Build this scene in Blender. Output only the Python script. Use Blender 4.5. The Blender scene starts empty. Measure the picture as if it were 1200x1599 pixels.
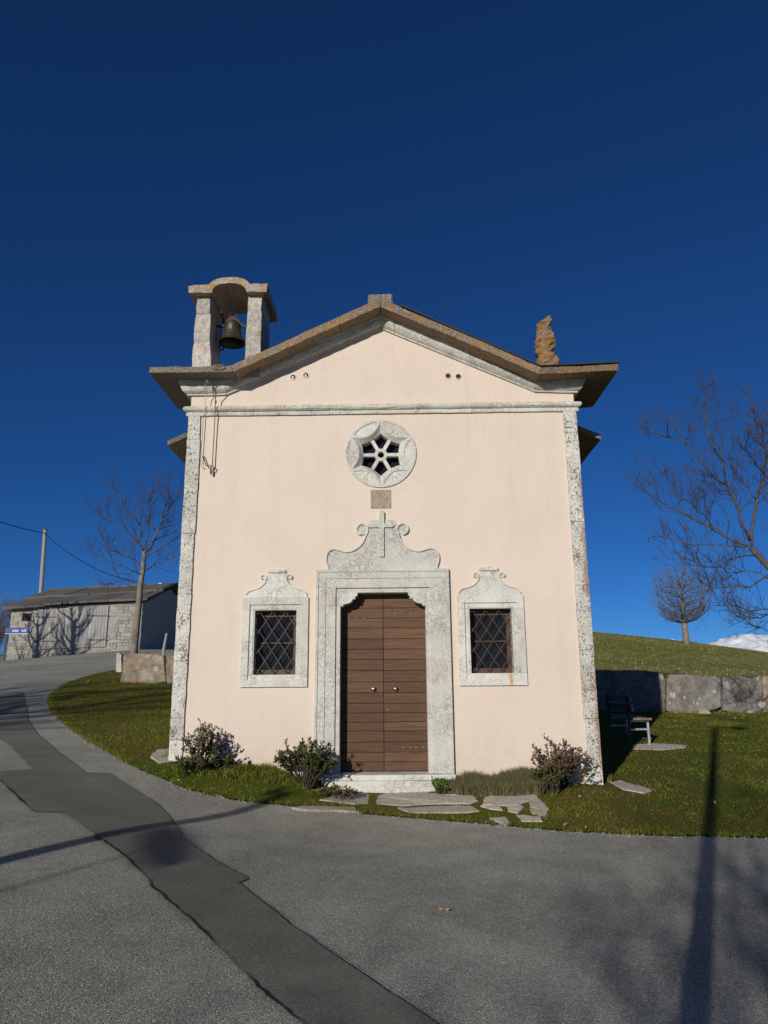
import bpy, bmesh, math, random
import numpy as np
from mathutils import Vector, Matrix, noise
from mathutils.geometry import delaunay_2d_cdt

R = math.radians
rng = random.Random(7)
nrng = np.random.default_rng(11)
scn = bpy.context.scene

# ------------------------------------------------------------------ camera
F_PX, PW, PH = 1130.0, 1200.0, 1599.0
CAM = Vector((0.203, -9.855, 1.40))
YAW, PITCH, ROLL = R(-1.03), R(13.41), R(-0.40)
_f = Vector((math.sin(YAW) * math.cos(PITCH), math.cos(YAW) * math.cos(PITCH), math.sin(PITCH)))
_r = Vector((math.cos(YAW), -math.sin(YAW), 0))
_u = _r.cross(_f)
CR = math.cos(ROLL) * _r + math.sin(ROLL) * _u
CU = -math.sin(ROLL) * _r + math.cos(ROLL) * _u
CF = _f
cam_d = bpy.data.cameras.new('camera')
cam_d.sensor_fit = 'VERTICAL'
cam_d.sensor_height = 36
cam_d.lens = F_PX / PH * 36
cam_d.clip_end = 30000
cam = bpy.data.objects.new('camera', cam_d)
M = Matrix((CR, CU, -CF)).transposed().to_4x4()
M.translation = CAM
cam.matrix_world = M
scn.collection.objects.link(cam)
scn.camera = cam

# ------------------------------------------------------------------ sky, sun, exposure
SUN_AZ, SUN_EL = R(23.5), R(17.0)          # the light travels towards +Y, turned 23.5 deg to +X
SD = Vector((math.sin(SUN_AZ), math.cos(SUN_AZ), 0))
world = bpy.data.worlds.new('World')
scn.world = world
world.use_nodes = True
wn = world.node_tree
bgn = wn.nodes['Background']
sky = wn.nodes.new('ShaderNodeTexSky')
sky.sky_type = 'NISHITA'
sky.sun_disc = False
sky.sun_elevation = SUN_EL
sky.sun_rotation = R(180) + SUN_AZ
sky.altitude = 1500
sky.air_density = 0.75
sky.dust_density = 0.0
sky.ozone_density = 10.0
hs = wn.nodes.new('ShaderNodeHueSaturation')
hs.inputs['Saturation'].default_value = 1.022
wn.links.new(sky.outputs[0], hs.inputs['Color'])
wn.links.new(hs.outputs[0], bgn.inputs[0])
bgn.inputs[1].default_value = 0.075
sun_d = bpy.data.lights.new('sun', 'SUN')
sun_d.energy = 4.6
sun_d.angle = R(0.53)
sun_d.color = (1.0, 0.93, 0.83)
sun = bpy.data.objects.new('sun', sun_d)
sun.rotation_euler = (Vector((SD.x * math.cos(SUN_EL), SD.y * math.cos(SUN_EL), -math.sin(SUN_EL)))).to_track_quat('-Z', 'Y').to_euler()
sun.location = (-20, -40, 30)
scn.collection.objects.link(sun)
scn.view_settings.view_transform = 'Standard'
scn.view_settings.look = 'None'
scn.view_settings.exposure = -0.22
scn.view_settings.gamma = 1.0

# ------------------------------------------------------------------ pixel helpers
def pray(x, y):
    return CR * ((x - PW / 2) / F_PX) + CU * (-(y - PH / 2) / F_PX) + CF
def onY(x, y, Y):
    d = pray(x, y)
    return CAM + d * ((Y - CAM.y) / d.y)

# ------------------------------------------------------------------ terrain height (thin plate spline)
CP = [(0.2, -9.9, -.20), (1.5, -6, -.12), (-2.8, -4, .21), (-2.4, -3.0, .20), (-1.72, -1.44, .13), (-1.15, -.4, .20), (2.1, -.42, .16), (1.1, -.4, .12), (.6, -.6, .03), (-.55, -.6, .06), (0, -1.5, -.03), (0, -.3, 0.03), (2.8, 0, .12), (2.8, -2, .0), (-2.4, -.42, .38), (-2.9, 0, .45), (6.3, 9.9, .63), (11, 9.9, .62),
      (7.0, 6.5, .45), (-5, -3, .30), (-4.5, -8, .05),
      (-8.2, 12.6, 1.52), (-8.2, 7.9, 1.08), (-3.9, 1, .55), (-20.8, 30, 2.85), (-13.5, 30, 3.35),
      (-8, 0, .62), (-13, 6, .98), (-20, 20, 2.05), (-26, 28, 2.6), (4, -8, -.25), (8, -3, -.05),
      (10, 4, .22), (13, -10, -.4), (0, -20, -.5), (-12, -12, -.1), (14, -20, -.7), (-25, 0, 1.0), (7, 13, .68), (8, 20, .85), (12, 30, 1.3),
      (0, 15, 1.2), (-3, 30, 2.4), (-20, 45, 3.6), (18, 40, 1.9), (8, 40, 2.2), (30, 30, .9),
      (14, 62, 4.6), (26, 66, 4.6), (40, 66, 3.7), (10, 84, 8.6), (-15, 84, 6.0),
      (22, 110, 5.5), (45, 110, 1.0), (-40, 80, 4.5), (70, 60, -1.0),
      (0, -60, -4), (-60, -30, 0), (70, -30, -5), (-70, 50, 4), (0, 180, -8), (100, 120, -9), (-120, 120, -8), (150, 0, -12), (-150, 0, -8), (0, -150, -12)]
for _px, _dz in (((860, 979), 0), ((935, 987), 0), ((1000, 994), 0), ((1070, 1003), 0), ((1130, 1013), 0), ((1200, 1025), 0), ((1290, 1042), 0)):
    _p = onY(_px[0], _px[1], 84.0)
    CP.append(tuple(_p))
CPA = np.array(CP)
def _tps_k(r2):
    return 0.5 * r2 * np.log(r2 + 1e-9)
def _tps_fit():
    n = len(CPA)
    d2 = ((CPA[:, None, :2] - CPA[None, :, :2]) ** 2).sum(-1)
    A = np.zeros((n + 3, n + 3))
    A[:n, :n] = _tps_k(d2) + np.eye(n) * .03
    A[:n, n] = 1
    A[:n, n + 1:] = CPA[:, :2]
    A[n:, :n] = A[:n, n:].T
    return np.linalg.solve(A, np.r_[CPA[:, 2], 0, 0, 0])
TW = _tps_fit()
def hgt(x, y):
    x = np.atleast_1d(np.asarray(x, float)); y = np.atleast_1d(np.asarray(y, float))
    sh = x.shape
    x = x.ravel(); y = y.ravel()
    out = np.empty(len(x))
    for i in range(0, len(x), 50000):
        a, b = x[i:i + 50000], y[i:i + 50000]
        d2 = (a[:, None] - CPA[None, :, 0]) ** 2 + (b[:, None] - CPA[None, :, 1]) ** 2
        out[i:i + 50000] = _tps_k(d2) @ TW[:-3] + TW[-3] + TW[-2] * a + TW[-1] * b
    r = np.hypot(x, y)
    w = np.clip((r - 130) / 120, 0, 1)
    w = w * w * (3 - 2 * w)
    far = -9 - 90 * np.clip((r - 130) / 2000, 0, 1)
    return (out * (1 - w) + far * w).reshape(sh)
def h1(x, y):
    return float(hgt(x, y)[0])
def gp(px, py):
    """the ground point that a pixel of the photograph shows"""
    d = pray(px, py)
    t0, t = 0, 1.5
    while t < 200:
        p = CAM + d * t
        if p.z < h1(p.x, p.y):
            break
        t0 = t
        t *= 1.04
    for _ in range(24):
        m = (t0 + t) / 2
        p = CAM + d * m
        if p.z < h1(p.x, p.y): t = m
        else: t0 = m
    return CAM + d * t

# ------------------------------------------------------------------ mesh helpers
class MB:
    def __init__(s): s.v = []; s.f = []
    def add(s, vs, fs):
        n = len(s.v)
        s.v += [tuple(v) for v in vs]
        s.f += [tuple(i + n for i in f) for f in fs]
        return s
    def box(s, x0, x1, y0, y1, z0, z1):
        return s.add([(x0, y0, z0), (x1, y0, z0), (x1, y1, z0), (x0, y1, z0), (x0, y0, z1), (x1, y0, z1), (x1, y1, z1), (x0, y1, z1)],
                     [(0, 3, 2, 1), (4, 5, 6, 7), (0, 1, 5, 4), (1, 2, 6, 5), (2, 3, 7, 6), (3, 0, 4, 7)])
    def obox(s, c, ax, ay, az):
        c = Vector(c); ax = Vector(ax); ay = Vector(ay); az = Vector(az)
        vs = [c + ax * i + ay * j + az * k for k in (-1, 1) for i, j in ((-1, -1), (1, -1), (1, 1), (-1, 1))]
        return s.add(vs, [(0, 3, 2, 1), (4, 5, 6, 7), (0, 1, 5, 4), (1, 2, 6, 5), (2, 3, 7, 6), (3, 0, 4, 7)])
    def prism(s, poly, y0, y1):
        """XZ polygon pushed along Y (counter-clockwise seen from -Y)"""
        if sum(a[0] * b[1] - b[0] * a[1] for a, b in zip(poly, poly[1:] + poly[:1])) < 0: poly = poly[::-1]
        n = len(poly)
        vs = [(x, y0, z) for x, z in poly] + [(x, y1, z) for x, z in poly]
        fs = [tuple(range(n)), tuple(range(2 * n - 1, n - 1, -1))]
        fs += [((i + 1) % n, i, i + n, (i + 1) % n + n) for i in range(n)]
        return s.add(vs, fs)
    def tube(s, pts, rad, n=6, cap=True):
        pts = [Vector(p) for p in pts]
        if not isinstance(rad, (list, tuple)): rad = [rad] * len(pts)
        base = len(s.v)
        up = Vector((0.13, 0.31, 0.94))
        for i, p in enumerate(pts):
            t = (pts[min(i + 1, len(pts) - 1)] - pts[max(i - 1, 0)])
            if t.length < 1e-9: t = Vector((0, 0, 1))
            t.normalize()
            a = t.cross(up)
            if a.length < .2: a = t.cross(Vector((1, 0, 0)))
            a.normalize(); b = a.cross(t)
            for k in range(n):
                w = 2 * math.pi * k / n
                s.v.append(tuple(p + a * (rad[i] * math.cos(w)) + b * (rad[i] * math.sin(w))))
        for i in range(len(pts) - 1):
            for k in range(n):
                k2 = (k + 1) % n
                s.f.append((base + i * n + k, base + i * n + k2, base + (i + 1) * n + k2, base + (i + 1) * n + k))
        if cap:
            s.f.append(tuple(base + k for k in range(n - 1, -1, -1)))
            e = base + (len(pts) - 1) * n
            s.f.append(tuple(e + k for k in range(n)))
        return s
    def lathe(s, prof, c, n=24, axis='z'):
        base = len(s.v)
        for r_, z_ in prof:
            for k in range(n):
                w = 2 * math.pi * k / n
                if axis == 'z': s.v.append((c[0] + r_ * math.cos(w), c[1] + r_ * math.sin(w), c[2] + z_))
                else: s.v.append((c[0] + r_ * math.cos(w), c[1] - z_, c[2] + r_ * math.sin(w)))
        for i in range(len(prof) - 1):
            for k in range(n):
                k2 = (k + 1) % n
                s.f.append((base + i * n + k, base + i * n + k2, base + (i + 1) * n + k2, base + (i + 1) * n + k))
        return s
    def sections(s, secs, closed=True):
        """loft a list of equal-length closed loops, ends capped"""
        base = len(s.v); n = len(secs[0])
        for c in secs: s.v += [tuple(p) for p in c]
        for i in range(len(secs) - 1):
            for k in range(n):
                k2 = (k + 1) % n
                s.f.append((base + i * n + k, base + i * n + k2, base + (i + 1) * n + k2, base + (i + 1) * n + k))
        s.f.append(tuple(base + k for k in range(n - 1, -1, -1)))
        e = base + (len(secs) - 1) * n
        s.f.append(tuple(e + k for k in range(n)))
        return s
    def build(s, name, mat, parent=None, smooth=False, fix=True):
        me = bpy.data.meshes.new(name)
        me.from_pydata(s.v, [], s.f)
        if fix:
            bm = bmesh.new(); bm.from_mesh(me)
            bmesh.ops.recalc_face_normals(bm, faces=bm.faces)
            bm.to_mesh(me); bm.free()
        if smooth:
            me.polygons.foreach_set('use_smooth', [True] * len(me.polygons))
        me.materials.append(mat)
        o = bpy.data.objects.new(name, me)
        scn.collection.objects.link(o)
        if parent is not None: attach(o, parent)
        return o
def attach(o, parent):
    o.parent = parent
    p = parent; t = Vector((0, 0, 0))
    while p is not None:
        t += p.location; p = p.parent
    # children keep world coordinates: only top-level Empties are moved
    o.matrix_parent_inverse = Matrix.Translation(-t) if parent.parent is None else Matrix.Identity(4)
def tag(o, label=None, cat=None, group=None, kind=None):
    if label: o['label'] = label
    if cat: o['category'] = cat
    if group: o['group'] = group
    if kind: o['kind'] = kind
    return o
def thing(name, loc, label, cat, group=None):
    o = bpy.data.objects.new(name, None)
    o.location = loc
    o.empty_display_size = .2
    scn.collection.objects.link(o)
    return tag(o, label, cat, group)
def jit(s): return rng.uniform(-s, s)
def inpoly(x, y, poly):
    """vectorised point in polygon"""
    x = np.asarray(x); y = np.asarray(y)
    c = np.zeros(x.shape, bool)
    n = len(poly)
    for i in range(n):
        x0, y0 = poly[i][0], poly[i][1]; x1, y1 = poly[(i + 1) % n][0], poly[(i + 1) % n][1]
        if y0 == y1: continue
        m = ((y0 > y) != (y1 > y)) & (x < (x1 - x0) * (y - y0) / (y1 - y0) + x0)
        c ^= m
    return c
def cdt(polys, extra=()):
    """triangulate the plane region; returns points and triangles (with the constraint polygons respected)"""
    vs, es = [], []
    for p in polys:
        b = len(vs)
        vs += [Vector((q[0], q[1])) for q in p]
        es += [(b + i, b + (i + 1) % len(p)) for i in range(len(p))]
    vs += [Vector(e) for e in extra]
    r = delaunay_2d_cdt(vs, es, [], 0, 1e-5)
    P = np.array([(v.x, v.y) for v in r[0]])
    T = np.array([f for f in r[2] if len(f) == 3])
    return P, T
def holed_plate(mb, outer, holes, y0, y1):
    """XZ polygon with holes, extruded from y0 to y1"""
    P, T = cdt([outer] + holes)
    C = P[T].mean(1)
    keep = inpoly(C[:, 0], C[:, 1], outer)
    for h_ in holes: keep &= ~inpoly(C[:, 0], C[:, 1], h_)
    T = T[keep]
    vs = [(x, y0, z) for x, z in P] + [(x, y1, z) for x, z in P]
    n = len(P)
    fs = []
    for a, b, c in T:
        fs.append((a, b, c)); fs.append((c + n, b + n, a + n))
    mb.add(vs, fs)
    for loop in [outer] + holes:
        m = len(loop)
        mb.add([(x, y0, z) for x, z in loop] + [(x, y1, z) for x, z in loop], [((i + 1) % m, i, i + m, (i + 1) % m + m) for i in range(m)])
    return mb
def resample(poly, step, j, closed=True):
    out = []
    n = len(poly)
    for i in range(n if closed else n - 1):
        a = Vector(poly[i]); b = Vector(poly[(i + 1) % n])
        k = max(1, int((b - a).length / step))
        for q in range(k):
            p = a.lerp(b, q / k)
            jj = j * (0.6 if q == 0 else 1)
            out.append(tuple(c + jit(jj) for c in p))
    if not closed: out.append(tuple(poly[-1]))
    return out
def rough_prism(mb, poly, y0, y1, j=.008, step=.12, ny=1):
    if sum(a[0] * b[1] - b[0] * a[1] for a, b in zip(poly, poly[1:] + poly[:1])) < 0: poly = poly[::-1]
    base = resample(poly, step, 0)
    secs = []
    for i in range(ny + 1):
        y = y0 + (y1 - y0) * i / ny
        secs.append([(x + jit(j), y + jit(j), z + jit(j)) for x, z in base])
    return mb.sections(secs)
def stone_box(mb, x0, x1, y0, y1, z0, z1, j=.012, step=.2, bev=.015):
    """block with chipped, uneven faces: lofted rings in z, bevelled edges"""
    nz = max(2, int((z1 - z0) / step) + 1)
    def ring(z, ins):
        pts = []
        cs = [(x0 + ins, y0 + ins), (x1 - ins, y0 + ins), (x1 - ins, y1 - ins), (x0 + ins, y1 - ins)]
        for i in range(4):
            a, b = cs[i], cs[(i + 1) % 4]
            L = math.hypot(b[0] - a[0], b[1] - a[1])
            c = min(bev / max(L, 1e-6), .3)
            for t in (c, .5, 1 - c):
                pts.append((a[0] + (b[0] - a[0]) * t + jit(j), a[1] + (b[1] - a[1]) * t + jit(j), z + jit(j * .5)))
        return pts
    secs = [ring(z0, bev)] + [ring(z0 + bev + (z1 - z0 - 2 * bev) * i / nz, 0) for i in range(nz + 1)] + [ring(z1, bev)]
    return mb.sections(secs)

# ------------------------------------------------------------------ materials
class Mat:
    def __init__(s, name, rough=.85):
        s.m = bpy.data.materials.new(name)
        s.m.use_nodes = True
        s.t = s.m.node_tree
        s.b = s.t.nodes['Principled BSDF']
        s.b.inputs['Roughness'].default_value = rough
        s.b.inputs['Specular IOR Level'].default_value = .25
        s.co = s.t.nodes.new('ShaderNodeTexCoord').outputs['Object']
    def n(s, typ, **kw):
        nd = s.t.nodes.new(typ)
        for k, v in kw.items():
            if hasattr(nd, k) and k not in nd.inputs: setattr(nd, k, v)
            else: s.put(nd.inputs[k], v)
        return nd
    def put(s, sock, v):
        if isinstance(v, bpy.types.NodeSocket): s.t.links.new(v, sock)
        elif isinstance(v, (tuple, list)) and len(v) == 3 and sock.type == 'RGBA': sock.default_value = (*v, 1)
        else: sock.default_value = v
    def map(s, scale=(1, 1, 1), rot=(0, 0, 0), loc=(0, 0, 0)):
        nd = s.t.nodes.new('ShaderNodeMapping')
        s.t.links.new(s.co, nd.inputs[0])
        nd.inputs['Scale'].default_value = scale; nd.inputs['Rotation'].default_value = rot; nd.inputs['Location'].default_value = loc
        return nd.outputs[0]
    def noise(s, scale, detail=4, rough=.55, vec=None, dist=0):
        nd = s.n('ShaderNodeTexNoise', Scale=scale, Detail=detail, Roughness=rough, Distortion=dist)
        s.t.links.new(vec or s.co, nd.inputs['Vector'])
        return nd.outputs['Fac']
    def voro(s, scale, feature='F1', vec=None, out='Distance', rand=1):
        nd = s.n('ShaderNodeTexVoronoi', feature=feature, Scale=scale)
        nd.inputs['Randomness'].default_value = rand
        s.t.links.new(vec or s.co, nd.inputs['Vector'])
        return nd.outputs[out]
    def step(s, x, a, b, lo=0., hi=1.):
        nd = s.n('ShaderNodeMapRange', interpolation_type='SMOOTHSTEP')
        s.put(nd.inputs['Value'], x)
        for k, v in (('From Min', a), ('From Max', b), ('To Min', lo), ('To Max', hi)): nd.inputs[k].default_value = v
        return nd.outputs['Result']
    def mix(s, f, a, b, mode='MIX'):
        nd = s.t.nodes.new('ShaderNodeMix')
        nd.data_type = 'RGBA'; nd.blend_type = mode
        s.put(nd.inputs[0], f); s.put(nd.inputs[6], a); s.put(nd.inputs[7], b)
        return nd.outputs[2]
    def math(s, op, a, b=0.):
        nd = s.n('ShaderNodeMath', operation=op)
        s.put(nd.inputs[0], a); s.put(nd.inputs[1], b)
        return nd.outputs[0]
    def rand(s):
        return s.t.nodes.new('ShaderNodeObjectInfo').outputs['Random']
    def val(s, col, f):
        """scale a colour by a value"""
        nd = s.n('ShaderNodeHueSaturation', Color=col)
        s.put(nd.inputs['Value'], f)
        return nd.outputs[0]
    def color(s, c): s.put(s.b.inputs['Base Color'], c); return s
    def bump(s, hgt_, strength=.3, dist=.02):
        nd = s.n('ShaderNodeBump', Strength=strength, Distance=dist, Height=hgt_)
        s.t.links.new(nd.outputs[0], s.b.inputs['Normal']); return s

def m_plain(name, col, rough=.7, metal=0, spec=.25):
    m = Mat(name, rough)
    n1 = m.noise(9, 5)
    m.color(m.val(col, m.step(n1, .25, .75, .82, 1.15)))
    m.b.inputs['Metallic'].default_value = metal
    m.b.inputs['Specular IOR Level'].default_value = spec
    m.bump(m.noise(60, 4), .15, .01)
    return m.m
def m_plaster():
    m = Mat('plaster', .92)
    a = m.noise(.9, 5); b = m.noise(6, 6, .6); st = m.noise(2.2, 5, .6, m.map((1.6, 1.6, .12)))
    c = m.mix(m.step(a, .3, .7), (.655, .552, .460), (.690, .592, .502))
    c = m.mix(m.step(b, .35, .8, 0, .25), c, (.615, .512, .425))
    c = m.mix(m.step(st, .50, .8, 0, .30), c, (.54, .46, .39))
    sz = m.t.nodes.new('ShaderNodeSeparateXYZ'); m.t.links.new(m.co, sz.inputs[0])
    # splash dirt at the wall foot and faint rain runs below the string course
    ft = m.math('MULTIPLY', m.step(sz.outputs['Z'], .25, 1.0, 1, 0), m.step(m.noise(3.5, 6, .7), .35, .7))
    c = m.mix(m.math('MULTIPLY', ft, .40), c, (.46, .40, .32))
    rn = m.math('MULTIPLY', m.step(sz.outputs['Z'], 4.3, 5.2, 0, 1), m.step(m.noise(5, 5, .6, m.map((1.5, 1.5, .10), loc=(2, 0, 5))), .52, .72))
    c = m.mix(m.math('MULTIPLY', rn, .28), c, (.50, .43, .36))
    sp = m.voro(7, vec=m.map((1, 1, 1)))
    c = m.mix(m.step(sp, .015, .035, .35, 0), c, (.45, .36, .3))
    m.color(c)
    m.bump(m.math('ADD', m.math('MULTIPLY', m.noise(5, 4), 1.4), m.noise(70, 3)), .30, .03)
    return m.m
def m_limestone(name, pits=0., red=0., warm=0.):
    m = Mat(name, .8)
    a = m.noise(3.2, 6, .6); v = m.noise(8, 8, .68, dist=2.2); v2 = m.noise(26, 6, .65, dist=1.2); g = m.noise(120, 3)
    c = m.mix(m.step(a, .35, .7), (.64, .64, .57), (.57, .565, .512))
    c = m.mix(m.step(m.noise(1.7, 3), .5, .7, 0, .45), c, (.57, .49, .425))
    vein = m.step(m.math('ABSOLUTE', m.math('SUBTRACT', v, .5)), 0, .06, 1, 0)
    c = m.mix(m.math('MULTIPLY', vein, m.step(m.noise(2.5, 4), .35, .65, .15, .95)), c, (.27, .26, .235))
    vein2 = m.step(m.math('ABSOLUTE', m.math('SUBTRACT', v2, .47)), 0, .03, 1, 0)
    c = m.mix(m.math('MULTIPLY', vein2, .35), c, (.33, .31, .28))
    c = m.mix(m.step(g, .5, .8, 0, .25), c, (.42, .40, .36))
    hh = m.math('ADD', m.noise(26, 5), m.math('MULTIPLY', g, .4))
    if pits:
        pn = m.noise(44, 5, .68, m.map((1, 1, .75))); pm = m.noise(4.1, 4)
        pit = m.step(m.math('ADD', pn, m.math('MULTIPLY', pm, .45)), .88 - .05 * pits, .93 - .05 * pits)
        c = m.mix(m.math('MULTIPLY', pit, .9), c, (.125, .09, .065))
        hh = m.math('SUBTRACT', hh, m.math('MULTIPLY', pit, 1.5))
    if red:
        rn = m.noise(38, 6, .65); sx = m.t.nodes.new('ShaderNodeSeparateXYZ'); m.t.links.new(m.co, sx.inputs[0])
        edge = m.step(sx.outputs['X'], 2.66, 2.80, -.13, .10)
        rm = m.math('ADD', m.noise(2.6, 4, .5, m.map((2, 2, .45), loc=(3, 1, 2))), edge if red > .5 else -.02)
        c = m.mix(m.step(m.math('ADD', rn, rm), 1.02, 1.16, 0, red), c, (.27, .15, .095))
    c = m.val(c, m.step(m.rand(), 0, 1, .90, 1.08))
    m.color(c)
    m.bump(hh, .45, .014)
    return m.m
def m_lichen(name, base, lich, dark=(.10, .09, .08), amount=.5, white=.5, scale=1., soft=.06, dk=.555):
    """weathered stone: fine mottling of lichen, bare stone and dark pores"""
    m = Mat(name, .9)
    a = m.noise(6 * scale, 8, .72); b = m.noise(34 * scale, 6, .68); d = m.noise(52 * scale, 5, .65); w = m.noise(44 * scale, 5, .65, m.map(loc=(3, 5, 2)))
    ab = m.math('ADD', m.math('MULTIPLY', a, .62), m.math('MULTIPLY', b, .38))
    c = m.mix(m.step(m.noise(18 * scale, 6, .7, m.map(loc=(9, 2, 4))), .3, .7), base, tuple(x * .62 for x in base))
    c = m.mix(m.step(ab, .56 - .14 * amount, .56 - .14 * amount + soft, 0, .85), c, lich)
    c = m.mix(m.step(w, .56, .64, 0, white), c, (.56, .535, .48))
    c = m.mix(m.step(d, dk, dk + .085, 0, .85), c, dark)
    c = m.val(c, m.step(m.rand(), 0, 1, .84, 1.16))
    m.color(c)
    m.bump(m.math('ADD', m.noise(14 * scale, 6), m.math('MULTIPLY', d, -.8)), .8, .03)
    return m.m
def m_wallrock(name, base, warm=.3):
    """big field stones: grey, dark weathering, pale round lichen of several sizes"""
    m = Mat(name, .92)
    a = m.noise(3.1, 8, .7); b = m.noise(18, 6, .7); dn = m.noise(9, 4)
    cn = m.n('ShaderNodeTexNoise', Scale=7., Detail=3.); m.t.links.new(m.co, cn.inputs['Vector'])
    wv = m.mix(.10, m.co, cn.outputs['Color'])
    c = m.mix(m.step(a, .38, .62), base, tuple(x * .52 for x in base))
    c = m.mix(m.step(m.noise(3.4, 6, .7, m.map(loc=(4, 2, 1))), .50, .60, 0, warm), c, (.33, .19, .10))
    for sc, lo, amt, off in ((2.6, .27, .8, 0), (6.5, .25, .75, 4), (15, .22, .6, 9)):
        vd = m.voro(sc, vec=m.n('ShaderNodeVectorMath', operation='ADD', **{}).outputs[0]) if False else m.voro(sc, vec=wv)
        gate = m.step(m.noise(1.3 + off * .2, 3, .5, m.map(loc=(off, 1, 2))), .46, .58)
        c = m.mix(m.math('MULTIPLY', m.step(m.math('ADD', vd, m.math('MULTIPLY', b, .30)), lo + .04, lo + .13, amt, 0), gate), c, (.50, .49, .45))
    c = m.mix(m.step(m.noise(45, 5, .65), .55, .66, 0, .7), c, (.085, .08, .07))
    m.color(c)
    m.bump(m.math('ADD', m.noise(6, 7, .65), m.math('MULTIPLY', b, .6)), .9, .06)
    return m.m
def m_wood(name, base, lo=.75, hi=1.25, axis='x', grain=1., worn=(.3, .22, .16)):
    m = Mat(name, .62)
    sc = {'x': (.8, 14, 22), 'z': (20, 14, .8), 'y': (20, .8, 14)}[axis]
    off = m.n('ShaderNodeVectorMath', operation='MULTIPLY_ADD')
    m.t.links.new(m.map(sc), off.inputs[0])
    cmb = m.n('ShaderNodeCombineXYZ', X=m.rand(), Y=m.rand(), Z=m.rand())
    off.inputs[1].default_value = (1, 1, 1)
    sc2 = m.n('ShaderNodeVectorMath', operation='SCALE'); m.t.links.new(cmb.outputs[0], sc2.inputs[0]); sc2.inputs['Scale'].default_value = 37
    m.t.links.new(sc2.outputs[0], off.inputs[2])
    g = m.noise(2.2, 7, .6, off.outputs[0], 1.2)
    g2 = m.noise(7, 5, .6, off.outputs[0])
    c = m.val(base, m.step(m.rand(), 0, 1, lo, hi))
    c = m.mix(m.step(g, .38, .68, 0, .75 * grain), c, tuple(x * .42 for x in base))
    c = m.mix(m.step(g2, .62, .75, 0, .45 * grain), c, worn)
    m.color(c)
    m.bump(m.math('ADD', g, m.math('MULTIPLY', g2, .4)), .35, .008)
    return m.m
def m_asphalt(name, base, spots=.5, sc=1., wear=.5):
    m = Mat(name, .9)
    a = m.noise(.35, 5); b = m.noise(2.3, 6, .6); g = m.noise(190 * sc, 2, .6)
    vo = m.voro(165 * sc, out='Color'); vd = m.voro(165 * sc)
    sep = m.t.nodes.new('ShaderNodeSeparateColor'); m.t.links.new(vo, sep.inputs[0])
    c = m.val(base, m.step(a, .3, .7, .82, 1.16))
    c = m.val(c, m.step(b, .25, .75, .85, 1.14))
    c = m.val(c, m.step(sep.outputs[0], 0, 1, 1 - .34 * spots, 1 + .38 * spots))
    c = m.val(c, m.step(g, .3, .7, .75, 1.25))
    bright = m.step(sep.outputs[1], .94, .965, 0, spots)
    c = m.mix(bright, c, (.62, .61, .55))
    # a few big dark worn patches and tyre-polished streaks
    c = m.mix(m.step(m.noise(.9, 4, .6, m.map((1, .5, 1), loc=(7, 3, 0))), .58, .72, 0, .3 * wear), c, tuple(x * .55 for x in base))
    cr = m.step(m.math('ABSOLUTE', m.math('SUBTRACT', m.noise(.8, 6, .6, m.map((1, 1, 1), loc=(2.2, 1.3, 0)), .6), .5)), 0, .0035, 1, 0)
    crm = m.step(m.noise(.5, 2), .5, .62)
    c = m.mix(m.math('MULTIPLY', m.math('MULTIPLY', cr, crm), .7 * wear), c, (.03, .03, .03))
    m.color(c)
    m.b.inputs['Specular IOR Level'].default_value = .08
    m.bump(m.math('ADD', m.math('MULTIPLY', vd, -1.), m.math('MULTIPLY', g, .6)), .45 * (.4 + .6 * spots), .010)
    return m.m
def m_soil(name):
    """short lawn as seen between the blades"""
    m = Mat(name, .95)
    a = m.noise(.55, 5, .6); b = m.noise(3.3, 6, .65); g = m.noise(45, 5, .7)
    c = m.mix(m.step(a, .38, .62), (.098, .130, .018), (.140, .125, .026))
    c = m.mix(m.step(b, .45, .75, 0, .7), c, (.150, .105, .045))
    c = m.mix(m.step(b, .22, .42, .6, 0), c, (.064, .108, .016))
    c = m.val(c, m.step(g, .25, .75, .4, 1.5))
    m.color(c)
    m.b.inputs['Specular IOR Level'].default_value = .05
    m.bump(g, .9, .03)
    return m.m
def m_blade(name, cols, trans=.3):
    m = Mat(name, .7)
    at = m.t.nodes.new('ShaderNodeAttribute'); at.attribute_name = 'tint'
    a = m.noise(.55, 5, .6); b = m.noise(3.3, 6, .65)
    r = at.outputs['Fac']
    c = m.mix(m.step(m.math('ADD', m.math('MULTIPLY', r, .35), m.math('SUBTRACT', a, .17)), .34, .62), cols[0], cols[1])
    c = m.mix(m.step(m.math('ADD', m.math('MULTIPLY', r, .4), m.math('SUBTRACT', b, .2)), .5, .75, 0, .8), c, cols[2])
    c = m.val(c, m.step(r, 0, 1, .65, 1.4))
    m.color(c)
    m.b.inputs['Specular IOR Level'].default_value = .05
    return m.m
def m_hill(name):
    m = Mat(name, .95)
    a = m.noise(.06, 5, .6, m.map((1, 1.5, 1))); b = m.noise(.5, 6, .68, m.map((1, 1, 1))); g = m.noise(3.2, 6, .75)
    c = m.mix(m.step(a, .4, .6), (.195, .220, .048), (.285, .265, .085))
    c = m.mix(m.step(b, .45, .7, 0, .75), c, (.32, .285, .12))
    c = m.mix(m.step(b, .25, .42, .6, 0), c, (.12, .155, .035))
    c = m.val(c, m.step(g, .25, .75, .55, 1.4))
    m.color(c)
    m.b.inputs['Specular IOR Level'].default_value = .05
    m.bump(m.math('ADD', g, b), 1., .25)
    return m.m
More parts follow.
